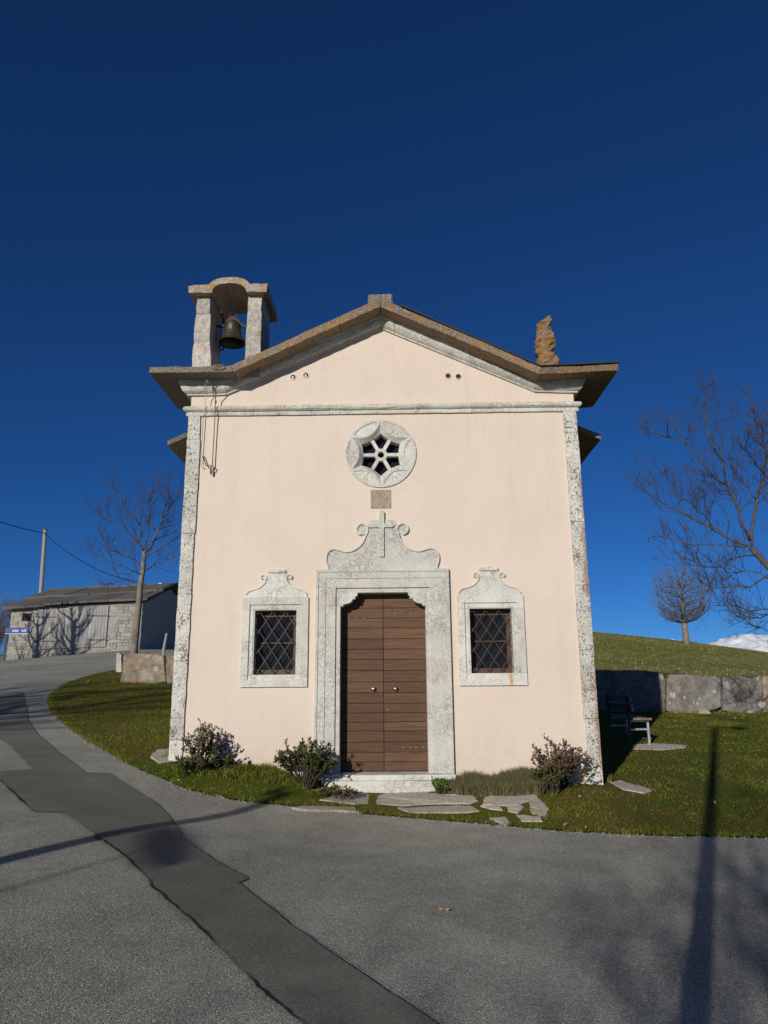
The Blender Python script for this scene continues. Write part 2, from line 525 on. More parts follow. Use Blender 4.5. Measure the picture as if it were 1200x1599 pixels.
def m_leaf(name, cols, rough=.55):
    m = Mat(name, rough)
    at = m.t.nodes.new('ShaderNodeAttribute'); at.attribute_name = 'tint'
    rp = m.t.nodes.new('ShaderNodeValToRGB')
    rp.color_ramp.elements[0].color = (*cols[0], 1); rp.color_ramp.elements[1].color = (*cols[-1], 1)
    for i, c in enumerate(cols[1:-1]):
        e = rp.color_ramp.elements.new((i + 1) / (len(cols) - 1)); e.color = (*c, 1)
    m.t.links.new(at.outputs['Fac'], rp.inputs[0])
    m.b.inputs['Specular IOR Level'].default_value = .06
    m.color(rp.outputs[0])
    return m.m
def m_bark(name, base, lich=.3):
    m = Mat(name, .9)
    a = m.noise(9, 6, .65, m.map((1, 1, .35))); b = m.noise(3, 4)
    c = m.mix(m.step(a, .35, .7), base, tuple(x * .5 for x in base))
    c = m.mix(m.step(b, .5, .66, 0, lich), c, (.27, .27, .23))
    m.color(c); m.bump(a, .6, .03)
    return m.m
def m_glass(name):
    m = Mat(name, .06)
    m.b.inputs['Base Color'].default_value = (.014, .015, .017, 1)
    m.b.inputs['Specular IOR Level'].default_value = .16
    m.bump(m.noise(3, 2), .05, .02)
    return m.m
def m_snow(name):
    m = Mat(name, .8)
    geo = m.t.nodes.new('ShaderNodeNewGeometry')
    sep = m.t.nodes.new('ShaderNodeSeparateXYZ'); m.t.links.new(geo.outputs['Normal'], sep.inputs[0])
    a = m.noise(.004, 8, .7); 
    f = m.step(m.math('ADD', sep.outputs['Z'], m.math('MULTIPLY', m.math('SUBTRACT', a, .5), 1.1)), .42, .62)
    m.color(m.mix(f, (.20, .20, .21), (.84, .86, .90)))
    return m.m
def m_stain(name):
    """window sill stone with the rust run below the iron grille"""
    m = Mat(name, .8)
    a = m.noise(3.2, 6, .6); v = m.noise(9, 7, .62, dist=1.4)
    c = m.mix(m.step(a, .35, .7), (.64, .64, .57), (.57, .565, .512))
    vein = m.step(m.math('ABSOLUTE', m.math('SUBTRACT', v, .5)), 0, .05, 1, 0)
    c = m.mix(m.math('MULTIPLY', vein, .6), c, (.36, .355, .33))
    sx = m.t.nodes.new('ShaderNodeSeparateXYZ'); m.t.links.new(m.co, sx.inputs[0])
    dx = m.math('ABSOLUTE', m.math('SUBTRACT', sx.outputs['X'], 1.69))
    wob = m.math('ADD', dx, m.math('MULTIPLY', m.math('SUBTRACT', m.noise(22, 4), .5), .09))
    c = m.mix(m.step(wob, .005, .05, .75, 0), c, (.52, .38, .16))
    c = m.mix(m.step(wob, -.01, .014, .85, 0), c, (.40, .17, .04))
    m.color(c); m.bump(m.noise(26, 5), .3, .012)
    return m.m

MT = dict(
    plaster=m_plaster(),
    marble=m_limestone('pale_marble'),
    sillstain=m_stain('rust_run_marble'),
    pitted=m_limestone('pitted_limestone', 1.7, .15),
    pitted_red=m_limestone('reddened_limestone', 1.9, .8),
    mould=m_limestone('moulding_limestone', .5, .25),
    slab=m_lichen('roof_stone', (.25, .195, .14), (.32, .175, .055), amount=.5, white=.6),
    slab_grey=m_lichen('grey_roof_stone', (.235, .20, .16), (.16, .13, .095), amount=.4, white=.75),
    pillar=m_lichen('pillar_stone', (.60, .56, .49), (.42, .32, .23), dark=(.17, .12, .08), amount=.12, white=.6, scale=.8, dk=.565),
    finial=m_lichen('orange_lichen_stone', (.42, .30, .20), (.34, .18, .045), dark=(.11, .06, .025), amount=.7, white=.4, scale=1.1, dk=.53),
    arch=m_lichen('arch_cap_stone', (.42, .37, .30), (.36, .21, .075), dark=(.12, .09, .06), amount=.5, white=.8, dk=.58),
    plaque=m_lichen('tan_plaque_stone', (.50, .40, .32), (.46, .37, .30), dark=(.37, .29, .23), amount=.3, white=.1),
    flashing=m_plain('dark_flashing', (.035, .03, .028), .5),
    door=m_wood('brown_door_wood', (.128, .070, .037), .78, 1.16, 'x', 1., (.27, .185, .13)),
    frame=m_wood('window_frame_wood', (.095, .06, .045), .8, 1.2, 'z', .6),
    greywood=m_wood('grey_barn_wood', (.33, .325, .31), .8, 1.2, 'z', .6, (.45, .44, .42)),
    bench=m_wood('bench_wood', (.22, .17, .11), .8, 1.2, 'y', .7),
    polewood=m_wood('pole_wood', (.30, .285, .26), .9, 1.1, 'z', .6),
    iron=m_plain('dark_iron_and_leg_shade', (.075, .066, .062), .55, .3),  # real iron, and the shade painted on the bench's rear metal
    ironrust=m_plain('rusty_iron', (.095, .06, .045), .7, .2),
    galv=m_plain('galvanised_steel', (.50, .53, .56), .4, .5),
    bronze=m_plain('weathered_bronze', (.070, .066, .045), .5, .65, .5),
    knob=m_plain('steel_knob', (.55, .53, .50), .25, 1.),
    nail=m_plain('bright_nail', (.42, .40, .37), .5, .3),
    glass=m_glass('window_glass'),
    dark=m_plain('black_rubber_and_hole_dark', (.015, .015, .015), .8),  # cable rubber, and the painted darkness inside vents and barn window
    rope=m_plain('weathered_rope', (.22, .14, .10), .9),
    asphalt=m_asphalt('old_asphalt', (.300, .298, .248), 1.),
    patch=m_asphalt('newer_asphalt', (.168, .167, .137), .35, 1.3, .2),
    tar=m_plain('open_joint', (.022, .022, .020), .9),
    lawn=m_soil('lawn_soil'),
    blade=m_blade('grass_blade', ((.088, .142, .013), (.145, .148, .020), (.175, .128, .042))),
    hill=m_hill('hill_pasture'),
    straw=m_blade('pasture_tuft', ((.15, .175, .04), (.225, .215, .07), (.27, .24, .11))),
    rockwall=m_wallrock('grey_field_stone', (.27, .26, .24), .25),
    rockwall2=m_wallrock('mottled_field_stone', (.40, .35, .28), .8),
    flag=m_lichen('flagstone', (.58, .52, .44), (.52, .45, .37), dark=(.33, .29, .24), amount=.4, white=.4, dk=.6),
    barnstone=m_lichen('barn_stone', (.40, .385, .345), (.34, .32, .275), dark=(.2, .18, .15), amount=.4, white=.35),
    mortar=m_plain('barn_mortar', (.33, .315, .28), .95),
    barnroof=m_lichen('barn_roof_stone', (.165, .155, .14), (.12, .11, .10), dark=(.06, .055, .05), amount=.5, white=.25),
    greybark=m_bark('pale_trunk_bark', (.24, .21, .17), .5),
    bark=m_bark('grey_bark', (.105, .082, .066), .2),
    twig=m_plain('twig_bark', (.060, .049, .044), .85),
    twig2=m_plain('pale_twig_bark', (.15, .12, .10), .85),
    snow=m_snow('snow_and_rock'),
    blue=m_plain('blue_sign_paint', (.012, .05, .24), .45),
    white=m_plain('white_paint', (.75, .76, .76), .5),
    gravel=m_plain('pale_gravel', (.42, .40, .36), .9),
    mirror=m_plain('mirror_face', (.7, .7, .7), .08, 1.),
    leafred=m_leaf('bronze_shrub_leaf', ((.045, .065, .02), (.085, .085, .035), (.125, .085, .050), (.16, .12, .065))),
    leafrust=m_leaf('rusty_shrub_leaf', ((.05, .055, .02), (.11, .075, .045), (.155, .085, .055), (.19, .125, .075))),
    leafdark=m_leaf('dark_shrub_leaf', ((.030, .048, .016), (.055, .075, .022), (.09, .10, .035), (.16, .12, .06))),
    leafgreen=m_leaf('bright_leaf', ((.04, .085, .015), (.075, .14, .025), (.12, .18, .04))),
    heath=m_leaf('heath_leaf', ((.075, .09, .025), (.135, .12, .055), (.175, .145, .085), (.115, .125, .06))),
    pink=m_leaf('pink_flower', ((.45, .10, .22), (.5, .2, .3), (.4, .25, .2))),
    dry=m_leaf('dry_leaf', ((.30, .20, .09), (.42, .30, .14), (.22, .13, .06))),
    thicket=m_plain('thicket_bark', (.125, .112, .105), .9),
)

# ================================================================== THE SETTING
NX0, NX1, NY0, NY1 = -32.0, 18.0, -24.0, 44.0
# far ground: one sheet to the horizon, let down a little where the finer near sheets lie on it
def build_ground():
    u = np.linspace(-1, 1, 261)
    ax = np.sinh(u * 6.6) / math.sinh(6.6) * 9000
    X, Y = np.meshgrid(ax + 0, ax + 10)
    Z = hgt(X, Y)
    ins = np.minimum(np.minimum(X - NX0, NX1 - X), np.minimum(Y - NY0, NY1 - Y))
    Z = Z - .02 - .35 * np.clip((ins - .3) / 1.5, 0, 1)
    n = len(u)
    idx = np.arange(n * n).reshape(n, n)
    F = np.stack([idx[:-1, :-1], idx[:-1, 1:], idx[1:, 1:], idx[1:, :-1]], -1).reshape(-1, 4)
    me = bpy.data.meshes.new('ground')
    me.from_pydata(np.stack([X, Y, Z], -1).reshape(-1, 3).tolist(), [], F.tolist())
    me.polygons.foreach_set('use_smooth', [True] * len(me.polygons))
    me.materials.append(MT['hill'])
    o = bpy.data.objects.new('ground', me)
    scn.collection.objects.link(o)
    tag(o, 'rolling pasture ground with dry winter grass', kind='structure')
build_ground()

# the edge between asphalt and lawn, read off the photograph
EDGE_PX = [(1290, 1310), (1200, 1308), (1100, 1307), (1000, 1304), (920, 1300), (850, 1296), (760, 1287), (700, 1282), (620, 1275), (560, 1270), (480, 1262),
           (400, 1253), (330, 1243), (280, 1229), (230, 1206), (190, 1187), (150, 1164), (110, 1138), (88, 1118), (76, 1100), (80, 1084), (100, 1069), (130, 1057), (160, 1050), (184, 1045)]
EDGE = [gp(x, y) for x, y in EDGE_PX]
edge_xy = [(NX1, EDGE[0].y - .05)] + [(p.x, p.y) for p in EDGE] + [(-6.9, 14.2), (-4, 17), (0, 21), (2.5, 28), (3, 36), (3, NY1)]
def smooth_line(pts, it=2):
    for _ in range(it):
        o = [pts[0]]
        for a, b in zip(pts, pts[1:]):
            o += [(a[0] * .75 + b[0] * .25, a[1] * .75 + b[1] * .25), (a[0] * .25 + b[0] * .75, a[1] * .25 + b[1] * .75)]
        o.append(pts[-1]); pts = o
    return pts
edge_s = resample(smooth_line(edge_xy), .12, 0, closed=False)
EDGE_F = []
for x, y in edge_s:
    a = noise.noise(Vector((x * 2.2, y * 2.2, 3))) * .035 + noise.noise(Vector((x * 7, y * 7, 9))) * .018
    EDGE_F.append((x + a * .4, y + a))
ISLAND = EDGE_F + [(NX1, NY1)]
ROADP = [(NX0, NY0), (NX1, NY0)] + EDGE_F + [(NX0, NY1)]
def drape(name, polys, outer, mat, dz, step, holes=(), region=None, kind='structure', label=None):
    xs = [p[0] for p in outer]; ys = [p[1] for p in outer]
    gx, gy = np.meshgrid(np.arange(min(xs) + step / 2, max(xs), step), np.arange(min(ys) + step / 2, max(ys), step))
    gx = gx.ravel() + nrng.uniform(-.2, .2, gx.size) * step; gy = gy.ravel() + nrng.uniform(-.2, .2, gy.size) * step
    k = inpoly(gx, gy, outer)
    P, T = cdt([outer] + list(holes), list(zip(gx[k], gy[k])))
    C = P[T].mean(1)
    keep = inpoly(C[:, 0], C[:, 1], outer)
    for h_ in holes: keep &= ~inpoly(C[:, 0], C[:, 1], h_)
    T = T[keep]
    Z = hgt(P[:, 0], P[:, 1]) + dz
    me = bpy.data.meshes.new(name)
    me.from_pydata(np.c_[P, Z].tolist(), [], T.tolist())
    bm = bmesh.new(); bm.from_mesh(me)
    for f in bm.faces:
        if f.normal.z < 0: f.normal_flip()
        f.smooth = True
    bm.to_mesh(me); bm.free()
    me.materials.append(mat)
    o = bpy.data.objects.new(name, me)
    scn.collection.objects.link(o)
    if kind: o['kind'] = kind
    if label: o['label'] = label
    return o
road = drape('road', None, ROADP, MT['asphalt'], 0, .45, label='old grey asphalt road and forecourt with coarse grain')
lawn = drape('lawn', None, ISLAND, MT['lawn'], .012, .5, label='short winter lawn round the chapel, brown and green')

PATCH_PX = [(-60, 1088), (35, 1080), (42, 1103), (44, 1125), (60, 1148), (95, 1178), (133, 1207), (170, 1208), (205, 1230), (245, 1255), (262, 1272), (292, 1314), (340, 1347), (388, 1374), (372, 1380),
            (455, 1445), (525, 1495), (600, 1545), (720, 1628), (505, 1628), (470, 1599), (420, 1560), (350, 1490), (300, 1440), (236, 1386), (232, 1375), (195, 1339), (140, 1299), (112, 1278), (92, 1270), (52, 1269),
            (0, 1220), (-60, 1180), (-50, 1203), (0, 1205), (50, 1202), (17, 1166), (0, 1155), (-60, 1130)]
pp = [gp(x, y) for x, y in PATCH_PX]
pxy = []
for x, y in resample([(p.x, p.y) for p in pp], .07, 0):
    a = noise.noise(Vector((x * 5, y * 5, 1))) * .010 + noise.noise(Vector((x * 19, y * 19, 5))) * .006
    pxy.append((x + a, y + a * .7))
patch = drape('asphalt_patch', None, pxy, MT['patch'], .009, .3, label='darker smooth strip of newer asphalt down the road')
def ribbon(name, pts, wf, mat, dz, label):
    mb = MB(); L = []; n = len(pts)
    for i in range(n):
        a = Vector(pts[max(i - 1, 0)]); b = Vector(pts[min(i + 1, n - 1)]); t = (b - a)
        if t.length < 1e-6: continue
        t.normalize(); nn = Vector((-t.y, t.x)); w = wf(i)
        for s_ in (-1, 1):
            q = Vector(pts[i]) + nn * w * s_ * rng.uniform(.5, 1.5)
            L.append((q.x, q.y, h1(q.x, q.y) + dz))
    mb.add(L, [(2 * i, 2 * i + 1, 2 * i + 3, 2 * i + 2) for i in range(len(L) // 2 - 1)])
    o = mb.build(name, mat)
    return tag(o, label, kind='structure')
def joint(px, label, w=.011):
    q = [gp(x, y) for x, y in px]
    pts = []
    for x, y in resample([(p.x, p.y) for p in q], .05, .006, closed=False): pts.append((x, y))
    ribbon('asphalt_joint', pts, lambda i: w * max(.12, .5 + 1.3 * noise.noise(Vector((i * .13, w * 90, 2)))), MT['tar'], .015, label)
joint([(140, 1299), (195, 1339), (232, 1375), (236, 1386), (300, 1440), (350, 1490), (420, 1560), (470, 1599), (505, 1628)], 'open dark joint along the near edge of the newer asphalt', .007)
joint([(0, 1220), (26, 1244), (52, 1269)], 'short open joint at the far left of the newer asphalt', .012)
joint([(262, 1272), (292, 1314), (340, 1347), (388, 1374)], 'thin joint with a notch on the chapel side of the strip', .003)
joint([(372, 1380), (455, 1445), (525, 1495), (600, 1545), (720, 1628)], 'thin joint running to the lower edge on the chapel side', .003)

# far snowy mountains
def build_mountains():
    nx, ny = 240, 46
    V = []
    for j in range(ny):
        for i in range(nx):
            x = 600 + 9000 * i / (nx - 1); y = 5600 + 2600 * j / (ny - 1)
            t = j / (ny - 1)
            prof = math.sin(min(1, t * 1.25) * math.pi / 2) if t < .8 else 1 - (t - .8) * 1.2
            ridge = 345 + 130 * noise.fractal(Vector((x / 1700, .3, 4)), .8, 2, 6) + max(0, (x - 3050) * .30) * math.exp(-max(0, x - 3300) / 900)
            z = -110 + prof * (ridge + 110) + 75 * t * noise.fractal(Vector((x / 420, y / 420, 8)), .8, 2, 6)
            V.append((x, y, z))
    F_ = [(j * nx + i, j * nx + i + 1, (j + 1) * nx + i + 1, (j + 1) * nx + i) for j in range(ny - 1) for i in range(nx - 1)]
    me = bpy.data.meshes.new('mountains'); me.from_pydata(V, [], F_); me.materials.append(MT['snow'])
    o = bpy.data.objects.new('mountains', me); scn.collection.objects.link(o)
    tag(o, 'snow covered mountain ridge on the far horizon', kind='structure')
build_mountains()

# flagstones let into the lawn
def zpx(pts, x0, y0, s): return [(x0 + x / s, y0 + y / s) for x, y in pts]
FLAGS = [zpx(p, 440, 1180, 2.609) for p in (
    [(150, 187), (260, 160), (340, 156), (362, 163), (352, 205), (260, 202)],
    [(380, 207), (385, 156), (460, 150), (560, 153), (790, 173), (802, 190), (770, 202), (600, 207)],
    [(470, 220), (620, 215), (780, 212), (808, 234), (750, 241), (520, 239)],
    [(815, 206), (830, 176), (920, 166), (1040, 166), (1046, 178), (960, 207), (920, 211)],
    [(808, 212), (888, 207), (902, 230), (850, 226)],
    [(918, 215), (975, 210), (988, 218), (962, 242), (925, 234)],
    [(1005, 190), (1050, 183), (1092, 226), (1080, 231), (1010, 217)],
    [(1008, 225), (1040, 225), (1087, 238), (1077, 254), (1020, 242)],
    [(955, 249), (1060, 257), (1062, 277), (980, 275)],
    [(846, 262), (910, 257), (932, 280), (915, 290)],
    [(40, 217), (180, 214), (300, 218), (316, 236), (200, 230), (80, 228)])]
FLAGS.append(zpx([(116, 345), (150, 310), (235, 303), (240, 365), (160, 380)], 200, 1080, 3.333))
FLAGS.append(zpx([(940, 350), (1000, 347), (1142, 389), (1110, 404), (1010, 387)], 620, 1100, 2.857))
FLAGS.append(zpx([(255, 600), (400, 588), (632, 604), (628, 618), (470, 634), (258, 628)], 930, 1030, 4.444))
FLAG_XY = []
for fi, px in enumerate(FLAGS):
    q = [gp(x, y) for x, y in px]
    pl = resample([(p.x, p.y) for p in q], .09, .012)
    FLAG_XY.append([(x + (sum(p[0] for p in pl) / len(pl) - x) * .09, y + (sum(p[1] for p in pl) / len(pl) - y) * .09) for x, y in pl])
    mb = MB(); n = len(pl)
    cx = sum(p[0] for p in pl) / n; cy = sum(p[1] for p in pl) / n
    secs = []
    for ins, dz in ((0, -.05), (0, .012), (.05, .024)):
        secs.append([(x + (cx - x) * ins, y + (cy - y) * ins, h1(x, y) + dz + jit(.004)) for x, y in pl])
    mb.sections(secs)
    mb.build('flagstone', MT['flag'], lawn)

# ================================================================== THE CHAPEL
G = 0.02
chapel = thing('chapel', (0, 0, 0), 'small peach plastered chapel with pale stone trim, bell arch and wooden double door', 'chapel')
HX = 2.78
def circ(cx, cz, r, n=40): return [(cx + r * math.cos(2 * math.pi * k / n), cz + r * math.sin(2 * math.pi * k / n)) for k in range(n)]
WINX = (-1.455, 1.455)
VENTS = [(-1.297, 5.801), (-1.108, 5.829), (.977, 5.786), (1.126, 5.774)]
ROSE = (-0.015, 4.611, .508)
outer = [(-HX, -.5), (HX, -.5), (HX, 5.62), (2.2, 5.62), (0, 6.71), (-2.2, 5.62), (-HX, 5.62)]
holes = [[(-.60, .1), (.60, .1), (.60, 2.66), (-.60, 2.66)]]
for wx in WINX: holes.append([(wx - .30, 1.50), (wx + .30, 1.50), (wx + .30, 2.41), (wx - .30, 2.41)])
holes.append(circ(ROSE[0], ROSE[1], .49, 48))
for vx, vz in VENTS: holes.append(circ(vx, vz, .042, 14))
mb = holed_plate(MB(), outer, holes, 0, .42)
wall = mb.build('wall', MT['plaster'], chapel)
mb = MB()
mb.box(-HX, -HX + .4, .423, 6.4, -.5, 5.25).box(HX - .4, HX, .423, 6.4, -.5, 5.25)
mb.prism([(-HX, -.5), (HX, -.5), (HX, 5.25), (0, 6.55), (-HX, 5.25)], 6.403, 6.8)
o = mb.build('side_wall', MT['plaster'], chapel)

# corner pilasters: one object for each stone
JL = [-.4, .716, .991, 1.727, 2.622, 3.464, 4.850, 5.205]
JR = [-.5, .40, .950, 1.829, 2.694, 3.577, 4.882, 5.205]
for sgn, J, mt in ((-1, JL, 'pitted'), (1, JR, 'pitted_red')):
    for i, (a, b) in enumerate(zip(J, J[1:])):
        mb = MB()
        w = .185 + jit(.012)
        x0, x1 = (-2.80, -2.80 + w) if sgn < 0 else (2.80 - w, 2.80)
        # an L-shaped quoin, chipped along its edges
        pr = jit(.004)
        zs = np.linspace(a + .003, b - .003, max(3, int((b - a) / .12)))
        secs = []
        for z in zs:
            e = .0 if 0 < (z - a) < (b - a) else .004
            q = [(x0 + jit(.005), -.028 + pr + jit(.003)), ((x0 + x1) / 2, -.03 + pr + jit(.003)), (x1 + jit(.005), -.028 + pr + jit(.003)), (x1, .05), (x0 + (.03 if sgn < 0 else 0), .05)]
            if sgn < 0: q = [(x0 + jit(.005), -.028 + pr), ((x0 + x1) / 2, -.03 + pr + jit(.002)), (x1 + jit(.005), -.028 + pr), (x1, .02), (x0 + .05, .02), (x0 + .05, .36), (x0 + jit(.004), .36)]
            else: q = [(x0 + jit(.005), -.028 + pr), ((x0 + x1) / 2, -.03 + pr + jit(.002)), (x1 + jit(.005), -.028 + pr), (x1 + jit(.004), .36), (x1 - .05, .36), (x1 - .05, .02), (x0, .02)]
            secs.append([(x, y, z) for x, y in q])
        mb.sections(secs)
        mb.build('pilaster_stone', MT[mt], chapel)

# string course: half round over a fillet, in four stones
PROF_S = [(0, 0), (-.030, 0), (-.034, .012), (-.032, .042), (-.024, .050), (-.024, .058), (-.046, .064), (-.068, .082), (-.074, .105), (-.066, .128), (-.046, .143), (0, .148)]
def sweep(path, prof, name, mt, parent, side0=False, side1=False, j=.003, jo=None):
    """path: XZ points on the facade; profile: (out, up); mitred return along the side wall at either end"""
    jo = jo or (lambda x: 0)
    secs = []
    L = []
    for (ax, az), (bx, bz) in zip(path, path[1:]):
        k = max(1, int(math.hypot(bx - ax, bz - az) / .16))
        L += [(ax + (bx - ax) * t / k, az + (bz - az) * t / k) for t in range(k)]
    L.append(path[-1])
    if side0: secs.append([(L[0][0] + o_, side0, L[0][1] + u_) for o_, u_ in prof])
    for i, (x, z) in enumerate(L):
        sx = (1 if side0 and i == 0 else (-1 if side1 and i == len(L) - 1 else 0))
        secs.append([(x + o_ * sx, o_ + (jit(j) if o_ < 0 else .02), z + u_ + jit(j * .6) + jo(x)) for o_, u_ in prof])
    if side1: secs.append([(L[-1][0] - o_, side1, L[-1][1] + u_) for o_, u_ in prof])
    mb = MB().sections(secs)
    return mb.build(name, mt, parent)
SX = [-2.80, -.75, 1.30, 1.60, 2.80]
for a, b in zip(SX, SX[1:]):
    sweep([(a + (.002 if a > -2.8 else 0), 5.205), (b - (.002 if b < 2.8 else 0), 5.203)], PROF_S, 'string_course_stone', MT['mould'], chapel, .5 if a == -2.80 else False, .5 if b == 2.80 else False, .004)

# raking cornice moulding under the gable slabs
PROF_C = [(0, 0), (-.035, 0), (-.040, .022), (-.058, .028), (-.084, .048), (-.104, .076), (-.116, .108), (-.120, .140), (-.138, .144), (-.142, .215), (0, .215)]
sweep([(-2.80, 5.522), (-2.262, 5.526)], PROF_C, 'cornice_stone', MT['mould'], chapel, 1.0, False)
for a, b in (((-2.258, 5.528), (-1.05, 6.072)), ((-1.046, 6.074), (0, 6.545))): sweep([a, b], PROF_C, 'cornice_stone', MT['mould'], chapel)
for a, b in (((.002, 6.545), (.20, 6.452)), ((.204, 6.45), (1.30, 5.938)), ((1.304, 5.936), (2.222, 5.508))): sweep([a, b], PROF_C, 'cornice_stone', MT['mould'], chapel)
sweep([(2.226, 5.506), (2.80, 5.485)], PROF_C, 'cornice_stone', MT['mould'], chapel, False, 1.0)

# gable slabs: heavy stone plates, overhanging .45 m
def slab(poly, mt='slab', y0=-.39, y1=1.0, name='gable_slab', j=.0055):
    dz_ = jit(.006); y0 += jit(.018)
    poly = [(x * 1.006 + jit(.003), z + .034 + dz_) for x, z in poly]
    return rough_prism(MB(), poly, y0, y1, j, .10, 5).build(name, MT[mt], chapel)
slab([(-3.265, 5.69), (-2.075, 5.685), (-2.115, 5.778), (-3.27, 5.775)], 'slab_grey')
sl = lambda x: 6.677 - (6.677 - 5.685) / 2.072 * abs(x)
tp = lambda x: 6.805 - (6.805 - 5.780) / 2.112 * abs(x)
slab([(-2.072, sl(2.072)), (-.575, sl(.575)), (-.60, tp(.6)), (-2.112, tp(2.112))])
slab([(-.572, sl(.572)), (-.003, sl(0)), (-.003, tp(0)), (-.597, tp(.597))])
slab([(.003, sl(0)), (1.065, sl(1.065)), (1.09, tp(1.09)), (.003, tp(0))])
slR = lambda x: sl(x) - .012 * x
tpR = lambda x: tp(x) - .012 * x
slab([(1.068, sl(1.068)), (2.21, slR(2.21)), (2.245, tpR(2.245)), (1.093, tp(1.093))])
slab([(2.213, slR(2.213)), (3.315, 5.628), (3.32, 5.722), (2.248, tpR(2.248) - .002)])
# ridge block
stone_box(MB(), -.18, .172, -.30, .5, 6.80, 6.962, .008).build('ridge_stone', MT['slab_grey'], chapel)
# dark sheet flashing on top of the slabs
mb = MB()
mb.prism([(.30, tp(.30) + .046), (2.245, tpR(2.245) + .046), (3.355, 5.772), (3.355, 5.788), (2.25, tpR(2.245) + .064), (.30, tp(.30) + .064)], -.41, 1.0)
mb.build('flashing', MT['flashing'], chapel)
mb = MB()
mb.prism([(-.2, tp(.2) + .046), (-2.0, tp(2.0) + .046), (-2.0, tp(2.0) + .06), (-.2, tp(.2) + .06)], -.36, 1.0)
mb.build('flashing', MT['flashing'], chapel)

# main roof behind the gable: rows of stone slabs, eaves oversailing the side walls
for sgn in (-1, 1):
    ez, ex, rz = 5.20, 3.43, 6.72
    for r_ in range(4):
        for c_ in range(5):
            y0 = 1.006 + c_ * 1.2; y1 = y0 + 1.194
            ta, tb = r_ / 4, (r_ + 1) / 4 + .03
            xa, za = ex * (1 - ta), ez + (rz - ez) * ta + r_ * .012
            xb, zb = ex * (1 - tb), ez + (rz - ez) * min(tb, 1) + r_ * .012
            xb = max(xb, .01)
            rough_prism(MB(), [(sgn * xa, za - .085), (sgn * xb, zb - .085), (sgn * xb, zb), (sgn * xa, za)], y0, y1, .007, .35, 2).build('roof_slab', MT['slab_grey' if sgn < 0 else 'slab'], chapel)

# ------------------------------------------------------------------ bell arch on the left shoulder
cote = thing('bell_arch', (0, 0, 0), None, None); del_keys = None
attach(cote, chapel)
def pillar(x0b, x1b, x0t, x1t, z0, z1, y0, y1):
    secs = []
    n = max(3, int((z1 - z0) / .1))
    for i in range(n + 1):
        t = i / n; z = z0 + (z1 - z0) * t
        a = x0b + (x0t - x0b) * t; b = x1b + (x1t - x1b) * t
        e = .008 if i in (0, n) else 0
        q = []
        cs = [(a + e, y0 + e), (b - e, y0 + e), (b - e, y1 - e), (a + e, y1 - e)]
        for k in range(4):
            p, p2 = cs[k], cs[(k + 1) % 4]
            for w in (.04, .35, .65, .96): q.append((p[0] + (p2[0] - p[0]) * w + jit(.006), p[1] + (p2[1] - p[1]) * w + jit(.006), z))
        secs.append(q)
    MB().sections(secs).build('pillar_stone', MT['pillar'], cote)
pillar(-2.765, -2.445, -2.762, -2.505, 5.74, 6.318, -.15, .50)
pillar(-2.760, -2.505, -2.757, -2.515, 6.322, 6.768, -.15, .50)
pillar(-2.748, -2.525, -2.742, -2.530, 6.774, 7.075, -.15, .50)
pillar(-1.992, -1.752, -1.984, -1.756, 5.74, 6.815, -.15, .50)
pillar(-1.978, -1.762, -1.974, -1.753, 6.820, 7.075, -.15, .50)
cap = [(-2.84, 7.055), (-2.50, 7.052)]
for k in range(11):
    a = math.pi - math.pi * k / 10
    cap.append((-2.235 + .262 * math.cos(a), 7.055 + .150 * math.sin(a)))
cap += [(-1.97, 7.052), (-1.675, 7.05), (-1.67, 7.185), (-1.93, 7.18)]
for k in range(9):
    a = math.pi * (k + .6) / 9.2
    cap.append((-2.235 + .30 * math.cos(a), 7.175 + .125 * math.sin(a)))
cap += [(-2.54, 7.19), (-2.84, 7.165)]
rough_prism(MB(), cap, -.26, .66, .008, .08, 4).build('arch_cap', MT['arch'], cote)
for (x, y, z, s_) in ((-2.93, -.30, 5.79, .07), (-2.30, -.33, 5.79, .09), (-2.12, -.28, 5.80, .06)):
    stone_box(MB(), x - s_, x + s_, y - .08, y + .08, z - .04, z + .045, .012, .05, .012).build('bedding_stone', MT['slab_grey'], cote)

# weathered finial on the right shoulder
FIN = [(5.70, 2.27, 2.615), (5.94, 2.276, 2.607), (6.03, 2.285, 2.595), (6.07, 2.285, 2.545), (6.11, 2.27, 2.527), (6.194, 2.268, 2.552), (6.317, 2.272, 2.572), (6.40, 2.300, 2.552), (6.47, 2.315, 2.525),
       (6.54, 2.312, 2.515), (6.575, 2.295, 2.525), (6.60, 2.330, 2.535), (6.645, 2.39, 2.535), (6.69, 2.44, 2.528), (6.715, 2.475, 2.515)]
_f = []
for (z0_, a0_, b0_), (z1_, a1_, b1_) in zip(FIN, FIN[1:]):
    k_ = max(1, int((z1_ - z0_) / .03))
    _f += [(z0_ + (z1_ - z0_) * t / k_, a0_ + (a1_ - a0_) * t / k_ + jit(.008), b0_ + (b1_ - b0_) * t / k_ + jit(.008)) for t in range(k_)]
FIN = _f + [FIN[-1]]
secs = []
for z, a, b in FIN:
    c = (a + b) / 2; hw = (b - a) / 2; hd = .13 if z < 6.1 else min(.12, hw * .9)
    q = []
    for k in range(14):
        w = 2 * math.pi * k / 14
        cx_, sy_ = math.cos(w), math.sin(w)
        ex_ = .75
        q.append((c + hw * math.copysign(abs(cx_) ** ex_, cx_) + jit(.013), .0 + hd * math.copysign(abs(sy_) ** ex_, sy_) + jit(.018), z + jit(.006)))
    secs.append(q)
MB().sections(secs).build('finial', MT['finial'], chapel)

